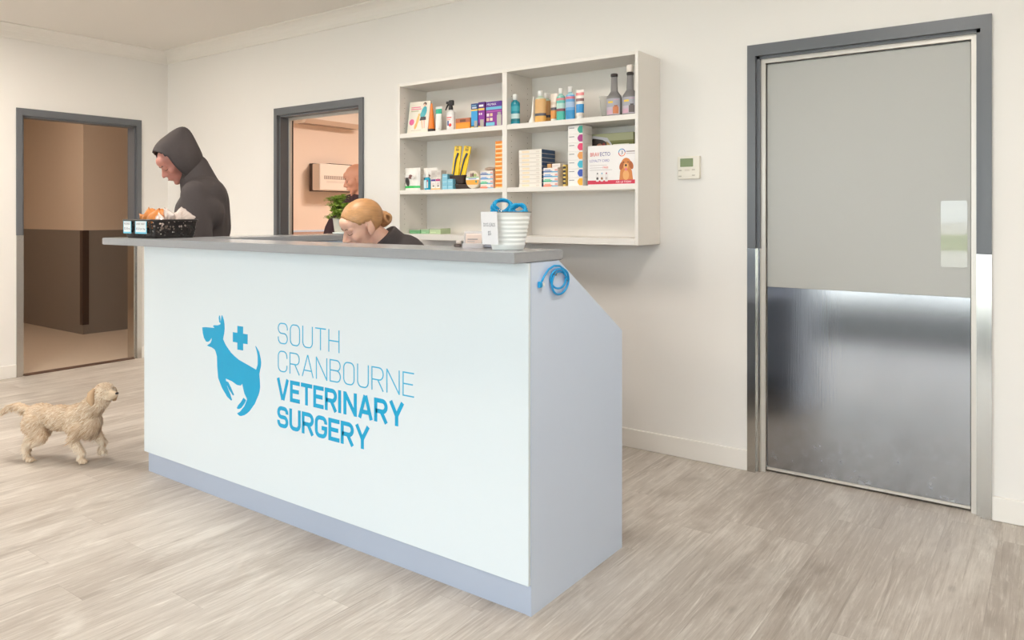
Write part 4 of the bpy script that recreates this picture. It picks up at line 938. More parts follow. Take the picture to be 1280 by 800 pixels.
# points as (y,z) offsets from (2.06,1.04)
path=[(-0.072,0.008),(-0.060,0.024),(-0.035,0.044),(-0.005,0.054),(0.030,0.052),(0.055,0.040)]
for i in range(30):
    a=R(60-i*14); path.append((0.036+0.056*math.cos(a)*(1-0.003*i), 0.002+0.040*math.sin(a)-0.0004*i))
for i in range(26):
    a=R(0-i*14); path.append((0.026+0.044*math.cos(a), 0.010+0.032*math.sin(a)))
b.tube([(0.006+0.0022*math.sin(i*0.35)+0.0018,p[0],p[1]) for i,p in enumerate(path)],0.0035,cm,seg=8); b.build('cord',t)
b=MB(); b.rbox(0.0005,0.010,-0.087,-0.070,-0.012,0.008,cm,r=0.003); b.rbox(0.002,0.012,-0.069,-0.060,-0.008,0.003,P((236,236,232)),r=0.002); b.build('clip',t)
b=MB(); b.tube([(0.0,0.0,0.026),(0.016,0.0,0.024),(0.018,0.0,0.032)],0.0022,P((120,120,120)),seg=8); b.rbox(0.0,0.003,-0.006,0.006,0.018,0.036,P((200,200,200)),r=0.001); b.build('hook',t)

# potted plant on the return
t=thing('potted_plant','small leafy green plant in a white pot behind the desk','plant',(-3.50,3.07,TZ))
b=MB(); b.lathe([(0.0,0),(0.048,0),(0.054,0.003),(0.056,0.008),(0.050,0.010),(0.040,0.0085),(0,0.0085)],wm,seg=28,cap=False); b.build('saucer',t)
b=MB(); b.lathe([(0.0,0.0105),(0.040,0.0105),(0.043,0.014),(0.052,0.085),(0.054,0.094),(0.050,0.094),(0.048,0.084),(0.0,0.082)],mat('cream ceramic',(228,222,208),0.3),seg=32,cap=False); b.build('pot',t)
b=MB(); b.lathe([(0.047,0.082),(0.0,0.085)],P((70,52,40),0.9),seg=20,cap=False); b.build('soil',t)
lf=mat('fresh leaf green',(176,200,100),0.4,vary=0.5,scale=35,sss=0.0); stm=P((86,100,50)); rnd=random.Random(5)
fol=MB(); stem=MB()
for k in range(46):
    a=rnd.uniform(0,2*PI); r0=rnd.uniform(0.0,0.02); spread=rnd.uniform(0.02,0.068); hgt=rnd.uniform(0.13,0.245)-spread*0.5
    p0=Vector((r0*math.cos(a),r0*math.sin(a),0.082)); p2=Vector((spread*math.cos(a)-0.012,spread*math.sin(a)-0.008,hgt)); p1=(p0+p2)/2+Vector((0,0,0.012))
    stem.tube([p0,p1,p2],[0.0018,0.0014,0.001],stm,seg=5)
    for q in range(6):
        aa=a+q*2*PI/5+rnd.uniform(-.4,.4); ln=rnd.uniform(0.024,0.036); wd=ln*0.55
        d=Vector((math.cos(aa),math.sin(aa),rnd.uniform(0.0,0.7))).normalized(); sd=d.cross(Vector((0,0,1))).normalized(); up=sd.cross(d)
        base=p2-Vector((0,0,0.012*q/6)); vs=[]
        for i,(tt,w2) in enumerate(((0,0.15),(0.3,0.85),(0.6,1.0),(0.85,0.6),(1,0.05))):
            c=base+d*ln*tt+up*(0.006*math.sin(PI*tt)-0.005*tt*tt)
            vs+=[c-sd*wd*w2,c+up*(-0.0022),c+sd*wd*w2]
        fs=[]
        for i in range(4): fs+=[(3*i,3*i+1,3*i+4,3*i+3),(3*i+1,3*i+2,3*i+5,3*i+4)]
        fol.add(vs,fs,lf,True)
fol.build('foliage',t,fix=False); stem.build('stems',t)

# ------------------------------------------------------------------ rear room: wall unit and air conditioner
pk=mat('appliance white',(238,226,212),0.4)
t=thing('wall_heater','boxy white wall unit with a vent grille and dark side, in the rear room','heater',(LX,5.42,1.512))
b=MB(); b.rbox(0.012,0.10,-0.155,0.42,0.0,0.300,mat('dark grey side',(86,74,70),0.5),r=0.003); b.build('back_case',t)
b=MB(); b.rbox(0.1002,0.225,-0.19,0.455,0.008,0.292,pk,r=0.012)
for z in (0.092,0.100,0.108): b.box(0.2245,0.2262,-0.10,0.40,z-0.0012,z+0.0012,P((206,190,176)))
b.ell((0.215,-0.16,0.04),(0.012,0.012,0.012),pk); b.build('front_cover',t)
b=MB()
b.box(0.224,0.2275,-0.13,0.40,0.128,0.164,mat('vent dark',(150,128,116),0.5))
for i in range(30): b.box(0.227,0.229,-0.125+0.0176*i,-0.118+0.0176*i,0.130,0.162,pk)
b.box(0.11,0.2,-0.02,0.30,0.292,0.301,P((96,78,70))); b.build('vent_grille',t)
t=thing('air_conditioner','long white split air conditioner high on the rear room wall','air conditioner',(LX,5.50,2.225))
b=MB(); pr=[(0,0.0),(0.15,0.0),(0.205,0.045),(0.215,0.12),(0.215,0.27),(0.19,0.29),(0,0.29)]
b.prism([(x,z) for x,z in pr],'y',-0.45,0.37,pk); b.build('casing',t)
b=MB(); b.box(0.03,0.14,-0.40,0.32,-0.003,0.0,P((170,146,128))); b.prism([(0.152,0.004),(0.156,-0.001),(0.208,0.042),(0.204,0.047)],'y',-0.41,0.33,P((226,204,184))); b.build('louvre',t)

# small cable behind the desk and office chair
b=MB(); b.tube([(-2.93,WY-0.003,1.104),(-2.93,WY-0.003,1.0),(-2.925,WY-0.004,0.5),(-2.93,WY-0.003,0.101)],0.005,P((50,46,46)),seg=8)
o=b.build('power_cable'); tag(o,'dark cable running down the back wall below the shelf unit','cable')

# ------------------------------------------------------------------ organic surfaces
def organic(mb,name,parent,voxel=0.006,smooth=4,m=None,loc=(0,0,0),sfac=0.5):
    o=mb.build(name+'_raw',fix=False)
    r=o.modifiers.new('r','REMESH'); r.mode='VOXEL'; r.voxel_size=voxel; r.use_smooth_shade=True
    s=o.modifiers.new('s','SMOOTH'); s.iterations=smooth; s.factor=sfac
    bpy.context.view_layer.update()
    me=bpy.data.meshes.new_from_object(o.evaluated_get(bpy.context.evaluated_depsgraph_get()))
    old=o.data; bpy.data.objects.remove(o); bpy.data.meshes.remove(old)
    me.name=name; me.materials.clear(); me.materials.append(m)
    for p in me.polygons: p.use_smooth=True; p.material_index=0
    q=bpy.data.objects.new(name,me); COL.objects.link(q); q.parent=parent; q.location=loc
    return q
D_=P((128,128,128))
def head(mb,Tm,bald=False,chin=1.0):
    E=lambda c,r,rot=None: mb.ell(c,r,D_,seg=24,rings=14,T=Tm,rot=rot)
    E((-.014,0,.035),(.095,.075,.084)); E((.026,0,-.012),(.060,.062,.080)); E((.028,0,-.062),(.052,.050,.040)); E((.066,0,-.094),(.020,.022,.017))
    for s in (-1,1):
        E((.052,.040*s,-.022),(.030,.022,.024)); E((.070,.024*s,.020),(.018,.024,.010)); E((.092,.011*s,-.031),(.011,.008,.008))
        E((-.006,.076*s,-.012),(.020,.007,.032),Matrix.Rotation(R(-14),3,'Y')@Matrix.Rotation(R(18*s),3,'Z')); E((-.013,.081*s,-.006),(.012,.006,.024))
    E((.062,0,.045),(.032,.050,.035))
    mb.tube([(.082,0,.014),(.096,0,-.010),(.107,0,-.026)],[.008,.010,.0115],D_,seg=14,T=Tm); E((.106,0,-.027),(.011,.011,.009))
    E((.087,0,-.053),(.012,.021,.0065)); E((.084,0,-.064),(.012,.018,.0075)); E((.078,0,-.058),(.012,.024,.016))
def face_details(par,Tm,skin_dark,brow=True,lipc=(196,120,110)):
    for s in (-1,1):
        b=MB(); b.tube([Tm@Vector(p) for p in ((.084,.014*s,.001),(.083,.026*s,-.004),(.077,.036*s,-.003),(.070,.043*s,.001))],[.0012,.0020,.0020,.001],P(skin_dark,0.6),seg=6); b.build('eyelashes',par)
    if brow:
        for s in (-1,1):
            b=MB(); b.tube([Tm@Vector(p) for p in ((.088,.012*s,.022),(.086,.028*s,.028),(.074,.044*s,.022))],[.002,.003,.0015],P(skin_dark,0.7),seg=6); b.build('eyebrow',par)
    b=MB(); b.ell((.0975,0,-.0585),(.0035,.019,.0035),P(lipc,0.4),T=Tm,seg=12,rings=6); b.build('lips',par)
def hand(mb,Tm,s=1,curl=25):
    """palm and five fingers; local +x to the finger tips, +z back of hand; s=+1: thumb towards +y"""
    mb.ell((.045,0,0),(.048,.040,.015),D_,T=Tm); mb.caps((0,0,0),(.03,0,0),.026,.028,D_,T=Tm)
    for k,(y,ln) in enumerate(((.030,.070),(.010,.078),(-.011,.072),(-.030,.056))):
        p=Vector((.080,y*s,0)); a=0
        for q,(f,r0,r1) in enumerate(((.45,.0090,.0085),(.30,.0085,.0078),(.25,.0078,.0066))):
            a+=R(curl*(0.7+0.3*q)); n=p+Vector((math.cos(a),0,-math.sin(a)))*ln*f
            mb.tube([p,n],[r0,r1],D_,seg=10,T=Tm); mb.ell(n,(r1,)*3,D_,seg=10,rings=6,T=Tm); mb.ell(p,(r0,)*3,D_,seg=10,rings=6,T=Tm); p=n
    p=Vector((.020,.030*s,-.004))
    for ln,ay,r0,r1 in ((.034,48,.0125,.010),(.028,28,.010,.0085)):
        n=p+Vector((math.cos(R(ay)),math.sin(R(ay))*s,-0.25)).normalized()*ln
        mb.tube([p,n],[r0,r1],D_,seg=10,T=Tm); mb.ell(n,(r1,)*3,D_,seg=10,rings=6,T=Tm); mb.ell(p,(r0,)*3,D_,seg=10,rings=6,T=Tm); p=n
def frame_T(origin,fwd,pitch=0,roll=0,up=(0,0,1)):
    f=Vector(fwd).normalized(); u=Vector(up); l=u.cross(f).normalized(); u=f.cross(l)
    M_=Matrix((( f.x,l.x,u.x,origin[0]),(f.y,l.y,u.y,origin[1]),(f.z,l.z,u.z,origin[2]),(0,0,0,1)))
    return M_@Matrix.Rotation(pitch,4,'Y')@Matrix.Rotation(roll,4,'X')
def hand_T(p,d,up):
    return frame_T(p,d,up=up)
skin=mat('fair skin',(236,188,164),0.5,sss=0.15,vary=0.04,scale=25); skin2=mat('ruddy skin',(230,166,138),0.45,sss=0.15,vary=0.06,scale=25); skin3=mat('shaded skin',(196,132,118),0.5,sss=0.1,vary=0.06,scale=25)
hair_b=mat('red blond hair',(196,146,98),0.42,vary=0.28,scale=1.0,stretch=(70,14,150),bump=0.5,bscale=1.0)
charc=mat('charcoal fleece',(70,63,63),0.85,vary=0.10,scale=60,bump=0.3,bscale=300); dkcl=mat('dark navy cloth',(50,46,56),0.8,bump=0.2); marn=mat('dark maroon jumper',(66,44,50),0.8,bump=0.2); shoe=mat('dark shoe leather',(40,36,34),0.4); trs=mat('dark trousers',(60,58,64),0.8)

# ---- woman at the desk
f0=Vector((-.38,-.925,0)).normalized(); l0=Vector((0,0,1)).cross(f0)
HP=Vector((-2.600,2.405,1.208))
wr=thing('person','seated person with red-blond hair in a bun and dark top, looking down behind the desk','person',(HP.x,HP.y,0))
def Lw(p): return Vector((p[0]-HP.x,p[1]-HP.y,p[2]))
TH=frame_T((0,0,HP.z),f0,pitch=R(27),roll=R(-4))
b=MB(); head(b,TH)
back=-f0
neck0=TH@Vector((-.035,0,-.06)); chestp=Vector((0,0,0))+back*0.20+Vector((0,0,1.045)); 
shc=chestp+Vector((0,0,0.0)); hip=back*0.40+Vector((0,0,0.56))
b.caps(neck0,chestp+Vector((0,0,.03))-back*0.02,.050,.062,D_)
b.caps(shc+l0*.13,shc-l0*.13,.060,.060,D_); b.caps(chestp,(chestp+hip)/2,.110,.10,D_); b.caps((chestp+hip)/2,hip,.10,.13,D_)
for s in (-1,1):
    sh=shc+l0*.165*s; el=sh+Vector((0,0,-.25))-back*0.06+l0*.05*s; wrst=el-back*0.22+Vector((0,0,-.015))-l0*.04*s; wrst.z=0.775; el.z=0.80
    b.caps(sh,el,.050,.040,D_); b.caps(el,wrst,.039,.026,D_)
    hand(b,hand_T(wrst,(-back-l0*.12*s),(0,0,1)),s=-s,curl=14)
    hp=hip+l0*.09*s; kn=hp-back*0.42+Vector((0,0,-.04)); an=kn+Vector((0,0,-.43))+back*0.03; an.z=0.085
    b.caps(hp,kn,.080,.056,D_); b.caps(kn,an,.052,.036,D_); b.caps(an+Vector((0,0,-.03)),an-back*0.15+Vector((0,0,-.045)),.040,.032,D_)
organic(b,'body',wr,voxel=0.0045,smooth=3,m=skin)
face_details(wr,TH,(150,104,80),lipc=(206,126,116))
# hair cap: swept back shell over the skull
b=MB(); seg,rings=64,40; vs=[];fs=[]
def hairline(p):
    # keep where behind/above the hairline plane (local head space)
    return p.x*0.80 - p.z*0.62 < 0.012 and not (p.z<-.050) and not (p.x>-0.0 and p.z<0.012 and abs(p.y)>0.03) and not (p.x>-.028 and p.z<.028 and abs(p.y)>0.05)
for i in range(rings+1):
    th=PI*i/rings
    for k in range(seg):
        a=2*PI*k/seg; p=Vector((.1015*math.sin(th)*math.cos(a)-.014,.0815*math.sin(th)*math.sin(a),.0875*math.cos(th)+.035))
        p+=Vector((0,0,0.0012*math.sin(a*30)))
        vs.append(p)
keep=[hairline(p) for p in vs]
vsh=[]
for p,kp in zip(vs,keep):
    if not kp: p=Vector((-.014,0,.035))+(p-Vector((-.014,0,.035)))*0.90
    vsh.append(TH@p)
for i in range(rings):
    for k in range(seg):
        k2=(k+1)%seg; q=(i*seg+k,(i+1)*seg+k,(i+1)*seg+k2,i*seg+k2)
        if any(keep[j] for j in q): fs.append(q)
b.add(vsh,fs,hair_b,True); hc=b.build('hair',wr,fix=False)
b=MB(); bun=Vector((-.116,0,-.020))
Rb=Matrix.Rotation(R(18),3,'Z')
for j in range(9):
    rr=.030-.0016*j; yy=(j-4)*.0042
    pts=[]
    for i in range(20):
        a=2*PI*i/20; v=Vector((rr*math.cos(a),yy+.004*math.sin(a*2+j),rr*1.15*math.sin(a))); pts.append(TH@(bun+Rb@v))
    b.tube(pts,.0075,hair_b,seg=8,closed=True)
b.tube([TH@(bun+Vector((.030,0,.01))),TH@(bun+Vector((.012,0,0)))],[.022,.018],hair_b,seg=12)
o=b.build('hair_bun',wr); o['label']='coiled hair bun'
# dark top with stand-up collar
b=MB()
b.caps(shc+l0*.14,shc-l0*.14,.072,.072,D_); b.caps(chestp,(chestp+hip)/2,.125,.115,D_); b.caps((chestp+hip)/2,hip,.115,.145,D_)
for s in (-1,1):
    sh=shc+l0*.165*s; el=sh+Vector((0,0,-.25))-back*0.06+l0*.05*s; wrst=el-back*0.19+Vector((0,0,-.015))-l0*.035*s; wrst.z=0.778; el.z=0.80
    b.caps(sh,el,.062,.050,D_); b.caps(el,wrst,.050,.038,D_)
nb=(neck0*0.45+chestp*0.55)+Vector((0,0,.02))
b.tube([chestp+Vector((0,0,.01)),nb,neck0*0.86+chestp*0.14+back*0.022+Vector((0,0,.012))],[.094,.080,.071],D_,seg=24)
organic(b,'dark_top',wr,voxel=0.007,smooth=4,m=charc)
b=MB()
for s in (-1,1):
    hp=hip+l0*.09*s; kn=hp-back*0.42+Vector((0,0,-.04)); an=kn+Vector((0,0,-.43))+back*0.03; an.z=0.11
    b.caps(hp,kn,.095,.068,D_); b.caps(kn,an,.064,.050,D_)
b.caps(hip+l0*.05,hip-l0*.05,.13,.13,D_)
organic(b,'trousers',wr,voxel=0.01,smooth=3,m=trs)
b=MB()
for s in (-1,1):
    kn=hip+l0*.09*s-back*0.42+Vector((0,0,-.04)); an=kn+back*0.03; an.z=0.085
    b.caps(an+Vector((0,0,-.035)),an-back*0.16+Vector((0,0,-.045)),.047,.038,D_)
organic(b,'shoes',wr,voxel=0.008,smooth=2,m=shoe)
# office chair
cp=HP+back*0.44
ch=thing('office_chair','dark office chair under the seated person','chair',(cp.x,cp.y,0),math.atan2(f0.y,f0.x))
fab=mat('dark chair fabric',(70,66,66),0.85); pls=mat('black chair plastic',(40,40,42),0.4)
b=MB(); b.rbox(-0.22,0.22,-0.23,0.23,0.365,0.41,fab,r=0.02,smooth=True); b.build('seat',ch)
b=MB(); Tk=Matrix.Translation((-0.255,0,0.50))@Matrix.Rotation(R(-8),4,'Y'); b.rbox(-0.025,0.025,-0.21,0.21,0,0.55,fab,r=0.02,T=Tk,smooth=True); b.build('backrest',ch)
b=MB(); b.tube([(-0.15,0,0.355),(-0.27,0,0.37),(-0.30,0,0.60)],0.018,pls); b.build('back_bracket',ch)
b=MB(); b.tube([(0,0,0.10),(0,0,0.364)],0.025,pls,seg=14); b.build('gas_column',ch)
b=MB()
for i in range(5): a=2*PI*i/5; b.tube([(0,0,0.105),(0.29*math.cos(a),0.29*math.sin(a),0.075)],[0.028,0.016],pls)
b.build('star_base',ch)
for i in range(5):
    a=2*PI*i/5; c=MB(); Tc=Matrix.Translation((0.29*math.cos(a),0.29*math.sin(a),0.028))@Matrix.Rotation(a,4,'Z')@Matrix.Rotation(PI/2,4,'X'); c.lathe([(0.022,-0.02),(0.028,-0.016),(0.028,0.016),(0.022,0.02)],pls,seg=16,T=Tc); c.tube([(0.29*math.cos(a),0.29*math.sin(a),0.03),(0.29*math.cos(a),0.29*math.sin(a),0.07)],0.008,pls); c.build('castor',ch)

# ---- standing figures
def standing(root,f,headT,neck,chest,hips,feet,arms,skinm,cloth,trousers,shoem,hood=None,vox=0.006,sh_w=.17,clw=1.0):
    l=Vector((0,0,1)).cross(f)
    b=MB(); head(b,headT); nk=headT@Vector((-.03,0,-.07))
    b.caps(nk,neck,.056,.062,D_)
    b.caps(neck+l*.04,neck-l*.04,.06,.06,D_)
    b.caps(chest+l*.10,chest-l*.10,.11,.11,D_); b.caps(chest+l*.03,hips+l*.03,.11,.12,D_); b.caps(chest-l*.03,hips-l*.03,.11,.12,D_)
    for s,(el,wr_,hd) in zip((1,-1),arms):
        sh=neck+Vector((0,0,-.06))+l*sh_w*s; b.caps(neck,sh,.05,.055,D_); b.caps(sh,el,.055,.042,D_); b.caps(el,wr_,.040,.027,D_)
        hand(b,hand_T(wr_,hd,f if abs(hd.z)>.7 else Vector((0,0,1))),s=-s,curl=22)
    for s,(kn,an) in zip((1,-1),feet):
        hp=hips+l*.09*s+Vector((0,0,-.03)); b.caps(hp,kn,.088,.056,D_); b.caps(kn,an,.054,.038,D_); b.caps(an+Vector((0,0,-.03)),an+f*.16+Vector((0,0,-.05)),.040,.030,D_)
    organic(b,'body',root,voxel=vox,smooth=3,m=skinm)
    b=MB(); k=clw
    b.caps(chest+l*.11,chest-l*.11,.128*k,.128*k,D_); b.caps(chest+l*.04,hips+l*.04,.13*k,.14*k,D_); b.caps(chest-l*.04,hips-l*.04,.13*k,.14*k,D_)
    for s,(el,wr_,hd) in zip((1,-1),arms):
        sh=neck+Vector((0,0,-.06))+l*sh_w*s; b.caps(neck+Vector((0,0,-.02)),sh,.068,.074*k,D_); b.caps(sh,el,.074*k,.058*k,D_); b.caps(el,wr_+(el-wr_).normalized()*.02,.058*k,.044*k,D_)
    if hood: hood(b)
    if not hood: b.tube([neck+Vector((0,0,-.03)),neck*0.7+nk*0.3],[.085,.070],D_,seg=20)
    organic(b,'jumper' if not hood else 'hooded_top',root,voxel=0.008,smooth=(14 if hood else 6),m=cloth)
    b=MB()
    for s,(kn,an) in zip((1,-1),feet):
        hp=hips+l*.09*s+Vector((0,0,-.03)); b.caps(hp,kn,.104,.072,D_); b.caps(kn,an+Vector((0,0,.02)),.070,.056,D_)
    b.caps(hips+l*.05,hips-l*.05,.132,.132,D_); organic(b,'trousers',root,voxel=0.01,smooth=3,m=trousers)
    b=MB()
    for kn,an in feet: b.caps(an+Vector((0,0,-.035)),an+f*.17+Vector((0,0,-.048)),.048,.038,D_)
    organic(b,'shoes',root,voxel=0.008,smooth=2,m=shoem)
# hooded person left of the desk
f1=Vector((-.60,-.80,0)).normalized(); l1=Vector((0,0,1)).cross(f1)
hx,hy=-4.06,2.46
hr=thing('person','hooded person in a charcoal fleece looking down beside the left door','person',(hx,hy,0))
V=lambda a,bb_,z: f1*a+l1*bb_+Vector((0,0,z))
TH1=frame_T(V(.105,0,1.565),f1*.9+Vector((.855,-.518,0))*.35,pitch=R(38))
def hoodpart(b):
    n_=TH1@Vector((-.06,0,-.08))
    b.caps(V(-.05,.06,1.36),V(-.05,-.06,1.36),.125,.125,D_); b.caps(V(-.03,0,1.40),n_*.8+V(0,0,1.5)*.2,.115,.088,D_)
    b.caps(V(-.06,0,1.18),V(-.05,0,1.34),.135,.135,D_)
standing(hr,f1,TH1,V(-.01,0,1.43),V(-.03,0,1.27),V(-.03,0,.96),[(V(.10,.10,.50),V(.02,.10,.085)),(V(-.02,-.10,.50),V(-.22,-.10,.085))],
    [(V(-.05,.23,1.14),V(.0,.24,.88),V(.25,0,-1)),(V(-.06,-.24,1.14),V(-.01,-.25,.88),V(.25,0,-1))],skin3,charc,trs,shoe,hood=hoodpart,clw=1.06,sh_w=.155)
face_details(hr,TH1,(90,60,50),lipc=(160,96,88))
# hood: open shell round the head, pointed crown
b=MB(); seg,rings=48,32; vs=[];fs=[];keep=[]
upw=(TH1.to_3x3().inverted()@(Vector((0,0,1))-f1*.22)).normalized(); bkw=(TH1.to_3x3().inverted()@(-f1*.75+Vector((0,0,-.65)))).normalized()
for i in range(rings+1):
    th=PI*i/rings
    for k in range(seg):
        a=2*PI*k/seg; d=Vector((math.sin(th)*math.cos(a),math.sin(th)*math.sin(a),math.cos(th)))
        r=Vector((.128*d.x,.106*d.y,.128*d.z))
        r+=upw*.052*max(0,d.dot(upw))**7+bkw*.035*max(0,d.dot(bkw))**3
        p=Vector((-.018,0,.016))+r
        vs.append(TH1@p); keep.append(not (d.x>0.50+0.25*max(0,d.z) and d.z<0.80))
for i in range(rings):
    for k in range(seg):
        k2=(k+1)%seg; q=[i*seg+k,(i+1)*seg+k,(i+1)*seg+k2,i*seg+k2]
        if all(keep[j] for j in q): fs.append(tuple(q))
b.add(vs,fs,charc,True)
nk=TH1@Vector((-.05,0,-.075))
o=b.build('hood',hr,fix=False)
bm=bmesh.new(); bm.from_mesh(o.data); bmesh.ops.remove_doubles(bm,verts=bm.verts[:],dist=1e-5); bmesh.ops.delete(bm,geom=[v for v in bm.verts if not v.link_faces],context='VERTS')
bmesh.ops.smooth_vert(bm,verts=bm.verts[:],factor=.5,use_axis_x=True,use_axis_y=True,use_axis_z=True); bm.to_mesh(o.data); bm.free()
md=o.modifiers.new('thickness','SOLIDIFY'); md.thickness=.007; md.offset=1

# bald man in the rear room
f2=Vector((.02,-1,0)).normalized(); l2=Vector((0,0,1)).cross(f2)
mx_,my_=-4.536,4.183
mr_=thing('person','bald man in a dark maroon jumper leaning past the middle doorway','person',(mx_,my_,0))
V2=lambda a,bb_,z: f2*a+l2*bb_+Vector((0,0,z))
TH2=frame_T(V2(.05,0.0,1.545),(-.66,-.75,0),pitch=R(18))
standing(mr_,f2,TH2,V2(.0,0,1.40),V2(.0,0,1.24),V2(-.08,0,.96),[(V2(.0,.10,.50),V2(-.08,.10,.085)),(V2(-.02,-.10,.50),V2(-.14,-.10,.085))],
    [(V2(.02,.26,1.13),V2(.14,.24,.88),V2(.3,0,-1)),(V2(.03,-.31,1.14),V2(.13,-.30,.90),V2(.3,0,-1))],skin2,marn,trs,shoe,clw=1.05)
face_details(mr_,TH2,(130,90,70),lipc=(180,110,96))

# ------------------------------------------------------------------ dog
dr=thing('dog','small long-haired pale golden dog trotting across the floor left of the desk','dog',(-4.135,1.762,0))
fd=Vector((.86,.50,0)).normalized(); ld=Vector((0,0,1)).cross(fd)
DV=lambda a,bb_,z: fd*a+ld*bb_+Vector((0,0,z))
b=MB(); E=lambda p,r,rot=None: b.ell(p,r,D_,seg=18,rings=12)
RF=Matrix.Rotation(math.atan2(fd.y,fd.x),3,'Z')
def ED(p,r): b.ell(DV(*p),r,D_,seg=18,rings=12,rot=RF)
ED((.10,0,.215),(.085,.066,.078)); ED((0,0,.220),(.10,.058,.062)); ED((-.11,0,.225),(.085,.058,.062)); ED((.155,0,.20),(.055,.060,.075))
b.caps(DV(.14,0,.245),DV(.215,0,.325),.060,.048,D_)                       # neck
hT=frame_T(DV(.235,0,.350),fd*.80+ld*-.35+Vector((0,0,.10)),pitch=R(-4))
b.ell((0,0,.006),(.052,.047,.045),D_,T=hT,seg=18,rings=12); b.tube([(.030,0,-.006),(.065,0,-.012),(.088,0,-.013)],[.028,.021,.016],D_,seg=14,T=hT); b.ell((.089,0,-.012),(.014,.015,.013),D_,T=hT)
b.ell((.060,0,-.026),(.026,.013,.009),D_,T=hT)
def leg(pts,rads):
    for i in range(len(pts)-1): b.caps(DV(*pts[i]),DV(*pts[i+1]),rads[i],rads[i+1],D_)
leg([(.13,-.045,.19),(.10,-.047,.115),(.145,-.047,.055),(.135,-.047,.020)],[.035,.022,.015,.015])     # near front, planted
ED((.150,-.047,.014),(.026,.017,.014))
leg([(.13,.045,.19),(.165,.045,.125),(.20,.045,.085),(.185,.045,.045)],[.035,.022,.015,.014]); ED((.195,.045,.036),(.022,.016,.013))
leg([(-.12,-.045,.20),(-.075,-.050,.130),(-.155,-.050,.090),(-.150,-.050,.022)],[.050,.030,.016,.014]); ED((-.135,-.050,.014),(.026,.017,.014))
leg([(-.12,.045,.20),(-.13,.050,.130),(-.215,.050,.105),(-.235,.050,.045)],[.050,.030,.016,.014]); ED((-.225,.050,.030),(.022,.015,.016))
b.tube([DV(-.18,0,.25),DV(-.235,0,.275),DV(-.29,0,.265),DV(-.335,0,.235)],[.020,.017,.014,.008],D_,seg=10)
furs=mat('golden dog coat',(216,192,164),0.75,vary=0.25,scale=14); furl=mat('cream dog fur',(234,218,196),0.8,vary=0.12,scale=30); furd=mat('tan dog fur',(196,164,130),0.8,vary=0.2,scale=30)
body=organic(b,'body',dr,voxel=.006,smooth=4,m=furs)
# coat of tapering tufts
me=body.data; rnd=random.Random(3); coat=MB()
polys=list(me.polygons); hc_=hT.translation
foot=lambda z: z<0.035
for k in range(9000):
    p=polys[rnd.randrange(len(polys))]; c=Vector(p.center); n=Vector(p.normal)
    if foot(c.z) : 
        if rnd.random()<0.75: continue
    lc=hT.inverted()@c
    near=(lc.length<.075 or (lc.x>0 and abs(lc.y)<.04 and lc.x<.11 and abs(lc.z)<.05))
    if near and lc.x>.062: continue
    ln=rnd.uniform(.014,.026) if not near else rnd.uniform(.008,.018)
    if c.z<.19 and c.z>.12 and not near: ln*=1.5
    loc_a=(c.dot(fd))
    if loc_a>.10 and not near and c.z>.12: ln*=1.7
    if loc_a<-.19: ln=rnd.uniform(.025,.045)
    flow=(-fd*0.9+Vector((0,0,-0.75))) if not near else (-(hT.to_3x3()@Vector((1,0,0)))*0.7+Vector((0,0,-.6)))
    if c.z<.11: flow=Vector((0,0,-1))-fd*.3
    if loc_a<-.19: flow=-fd+Vector((0,0,-1.1))
    flow=(flow+Vector((rnd.uniform(-.35,.35),rnd.uniform(-.35,.35),rnd.uniform(-.2,.2)))).normalized()
    tdir=(flow-n*flow.dot(n)*0.8).normalized(); r=rnd.uniform(.0012,.0024)
    s_=n.cross(tdir); 
    if s_.length<1e-4: continue
    s_.normalize()
    mid=c+n*.005+tdir*ln*.5; tip=c+n*.003+tdir*ln; tip.z=max(tip.z,.003); mid.z=max(mid.z,.004)
    m_=furl if (c.z<.12 or (near and rnd.random()<.6) or rnd.random()<.3) else (furd if rnd.random()<.22 else furs)
    coat.add([c-s_*r,c+s_*r,mid+s_*r*.8+n*r*.6,mid-s_*r*.8+n*r*.6,tip],[(0,1,2,3),(3,2,4)],m_,True)
coat.build('coat',dr,fix=False)
for s in (-1,1):
    b=MB(); pts=[hT@Vector(p) for p in ((-.012,.040*s,.030),(-.020,.056*s,.010),(-.022,.062*s,-.022),(-.018,.058*s,-.050))]
    b.tube(pts,[.010,.018,.020,.008],furd,seg=10); b.build('ear',dr)
    for k in range(0): pass
for s in (-1,1): b=MB(); b.ell((.040,.019*s,.012),(.006,.006,.006),P((30,24,22),0.1),T=hT,seg=10,rings=6); b.build('eye',dr)
b=MB(); b.ell((.103,0,-.008),(.007,.009,.006),P((36,30,30),0.3),T=hT,seg=12,rings=8); b.build('nose',dr)

# ------------------------------------------------------------------ lamps on the ceiling and daylight
def ceiling_panel(label,x,y,col=(1,.93,.84),power=30,size=.56,m=None,z=CZ):
    t=thing('ceiling_light',label,'ceiling light',(x,y,z),0,'square ceiling light panels')
    b=MB(); s=.30
    for a in ((-s,s,-s,-s+.014),(-s,s,s-.014,s),(-s,-s+.014,-s+.014,s-.014),(s-.014,s,-s+.014,s-.014)): b.box(*a,-.022,0,M_trim)
    b.build('frame',t); MB().box(-s+.0142,s-.0142,-s+.0142,s-.0142,-.012,-.001,m or M_led).build('diffuser',t)
    L=bpy.data.lights.new('panel_lamp','AREA'); L.shape='SQUARE'; L.size=size; L.energy=power; L.color=col
    o=bpy.data.objects.new('panel_lamp',L); COL.objects.link(o); o.parent=t; o.location=(0,0,-.03); return t
ceiling_panel('square ceiling light above the middle of the desk',-2.9,1.9,power=19,col=(1,.95,.89))
ceiling_panel('square ceiling light above the floor before the grey door',-0.5,2.0,power=13,col=(1,.98,.95))
ceiling_panel('square ceiling light left of the desk, before the left door',-5.2,1.5,power=40,col=(1,.92,.83))
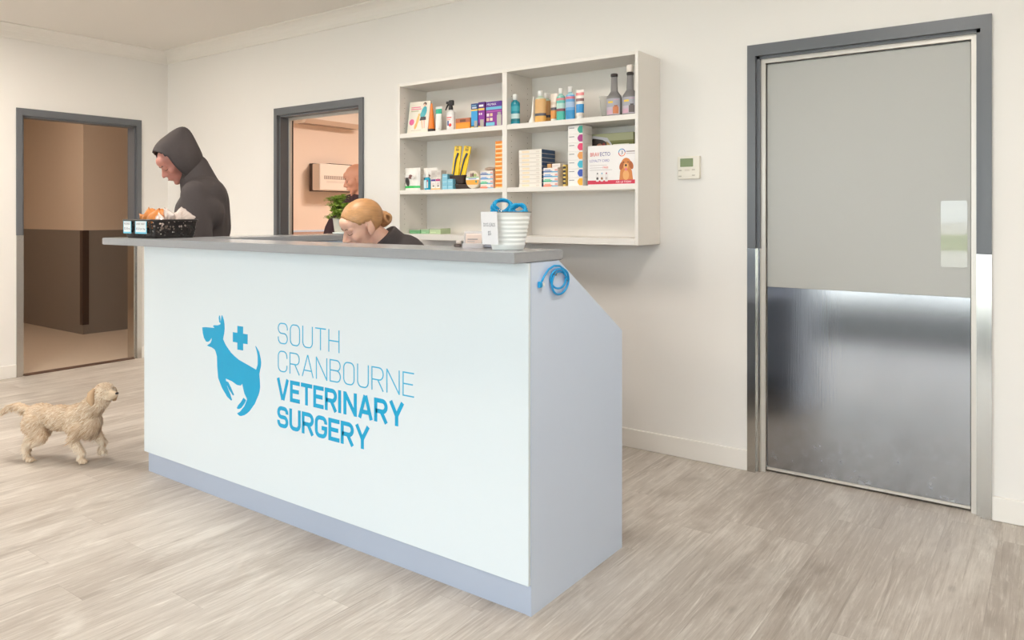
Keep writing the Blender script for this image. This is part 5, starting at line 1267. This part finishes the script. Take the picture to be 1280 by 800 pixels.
ceiling_panel('square ceiling light over the waiting area at the left window',-4.6,-1.6,power=26,col=(1,.92,.83))
ceiling_panel('square ceiling light over the waiting area at the right window',-1.0,-1.2,power=10,col=(1,.98,.95))
ceiling_panel('added square fill light near the right wall behind the viewer',0.3,-0.7,power=20,col=(1,.98,.96))  # extra panel, added to brighten the desk end and right-hand floor
ceiling_panel('square ceiling light of the rear room',-4.7,5.6,col=(1,.94,.90),power=44,m=M_ledw)
ceiling_panel('added square fill light for the unlit hall',-7.6,2.3,col=(1,.90,.80),power=20,m=M_ledw)  # added to lift the dark hall, which has no lamp of its own
# daylight portals at the glazing
for i in range(nw):
    L=bpy.data.lights.new('window_portal','AREA'); L.shape='RECTANGLE'; L.size=wd-.08; L.size_y=2.33; L.cycles.is_portal=True
    o=bpy.data.objects.new('window_portal',L); COL.objects.link(o); o.location=(GX0+wd*(i+.5),FY-.13,1.285); o.rotation_euler=(R(90),0,0); o.rotation_euler=(R(90),0,PI) if False else (R(90),0,0)
# dark mat added out of view, gives the door's steel plate its dark band
b=MB(); b.rbox(-5.2,1.2,-3.6,-0.45,0.0,0.008,mat('dark reflection mat',(50,49,50),0.95,vary=0.3,scale=300),r=0.003); o=b.build('reflection_mat'); tag(o,'long dark mat added behind the viewer to darken the reflection in the door plate','mat')

w=bpy.data.worlds.new('World'); sc.world=w; w.use_nodes=True
bg=w.node_tree.nodes['Background']; bg.inputs['Color'].default_value=(0.86,0.93,1.0,1); bg.inputs['Strength'].default_value=6.8

# ------------------------------------------------------------------ camera
F=938.7; cam=bpy.data.cameras.new('Camera'); co=bpy.data.objects.new('Camera',cam); COL.objects.link(co)
cam.sensor_width=36; cam.lens=36*F/1280; cam.shift_y=(268.4-400)/1280; cam.shift_x=0
co.location=(0,0,1.26); co.rotation_euler=(R(90),0,R(35.965)); sc.camera=co; cam.clip_start=0.05
sc.view_settings.view_transform='Standard'; sc.view_settings.look='None'; sc.view_settings.gamma=1; sc.view_settings.use_curve_mapping=False
sc.view_settings.exposure=-0.04
sc.cycles.use_denoising=True; sc.cycles.max_bounces=8; sc.cycles.diffuse_bounces=5; sc.cycles.transparent_max_bounces=16; sc.cycles.sample_clamp_indirect=8
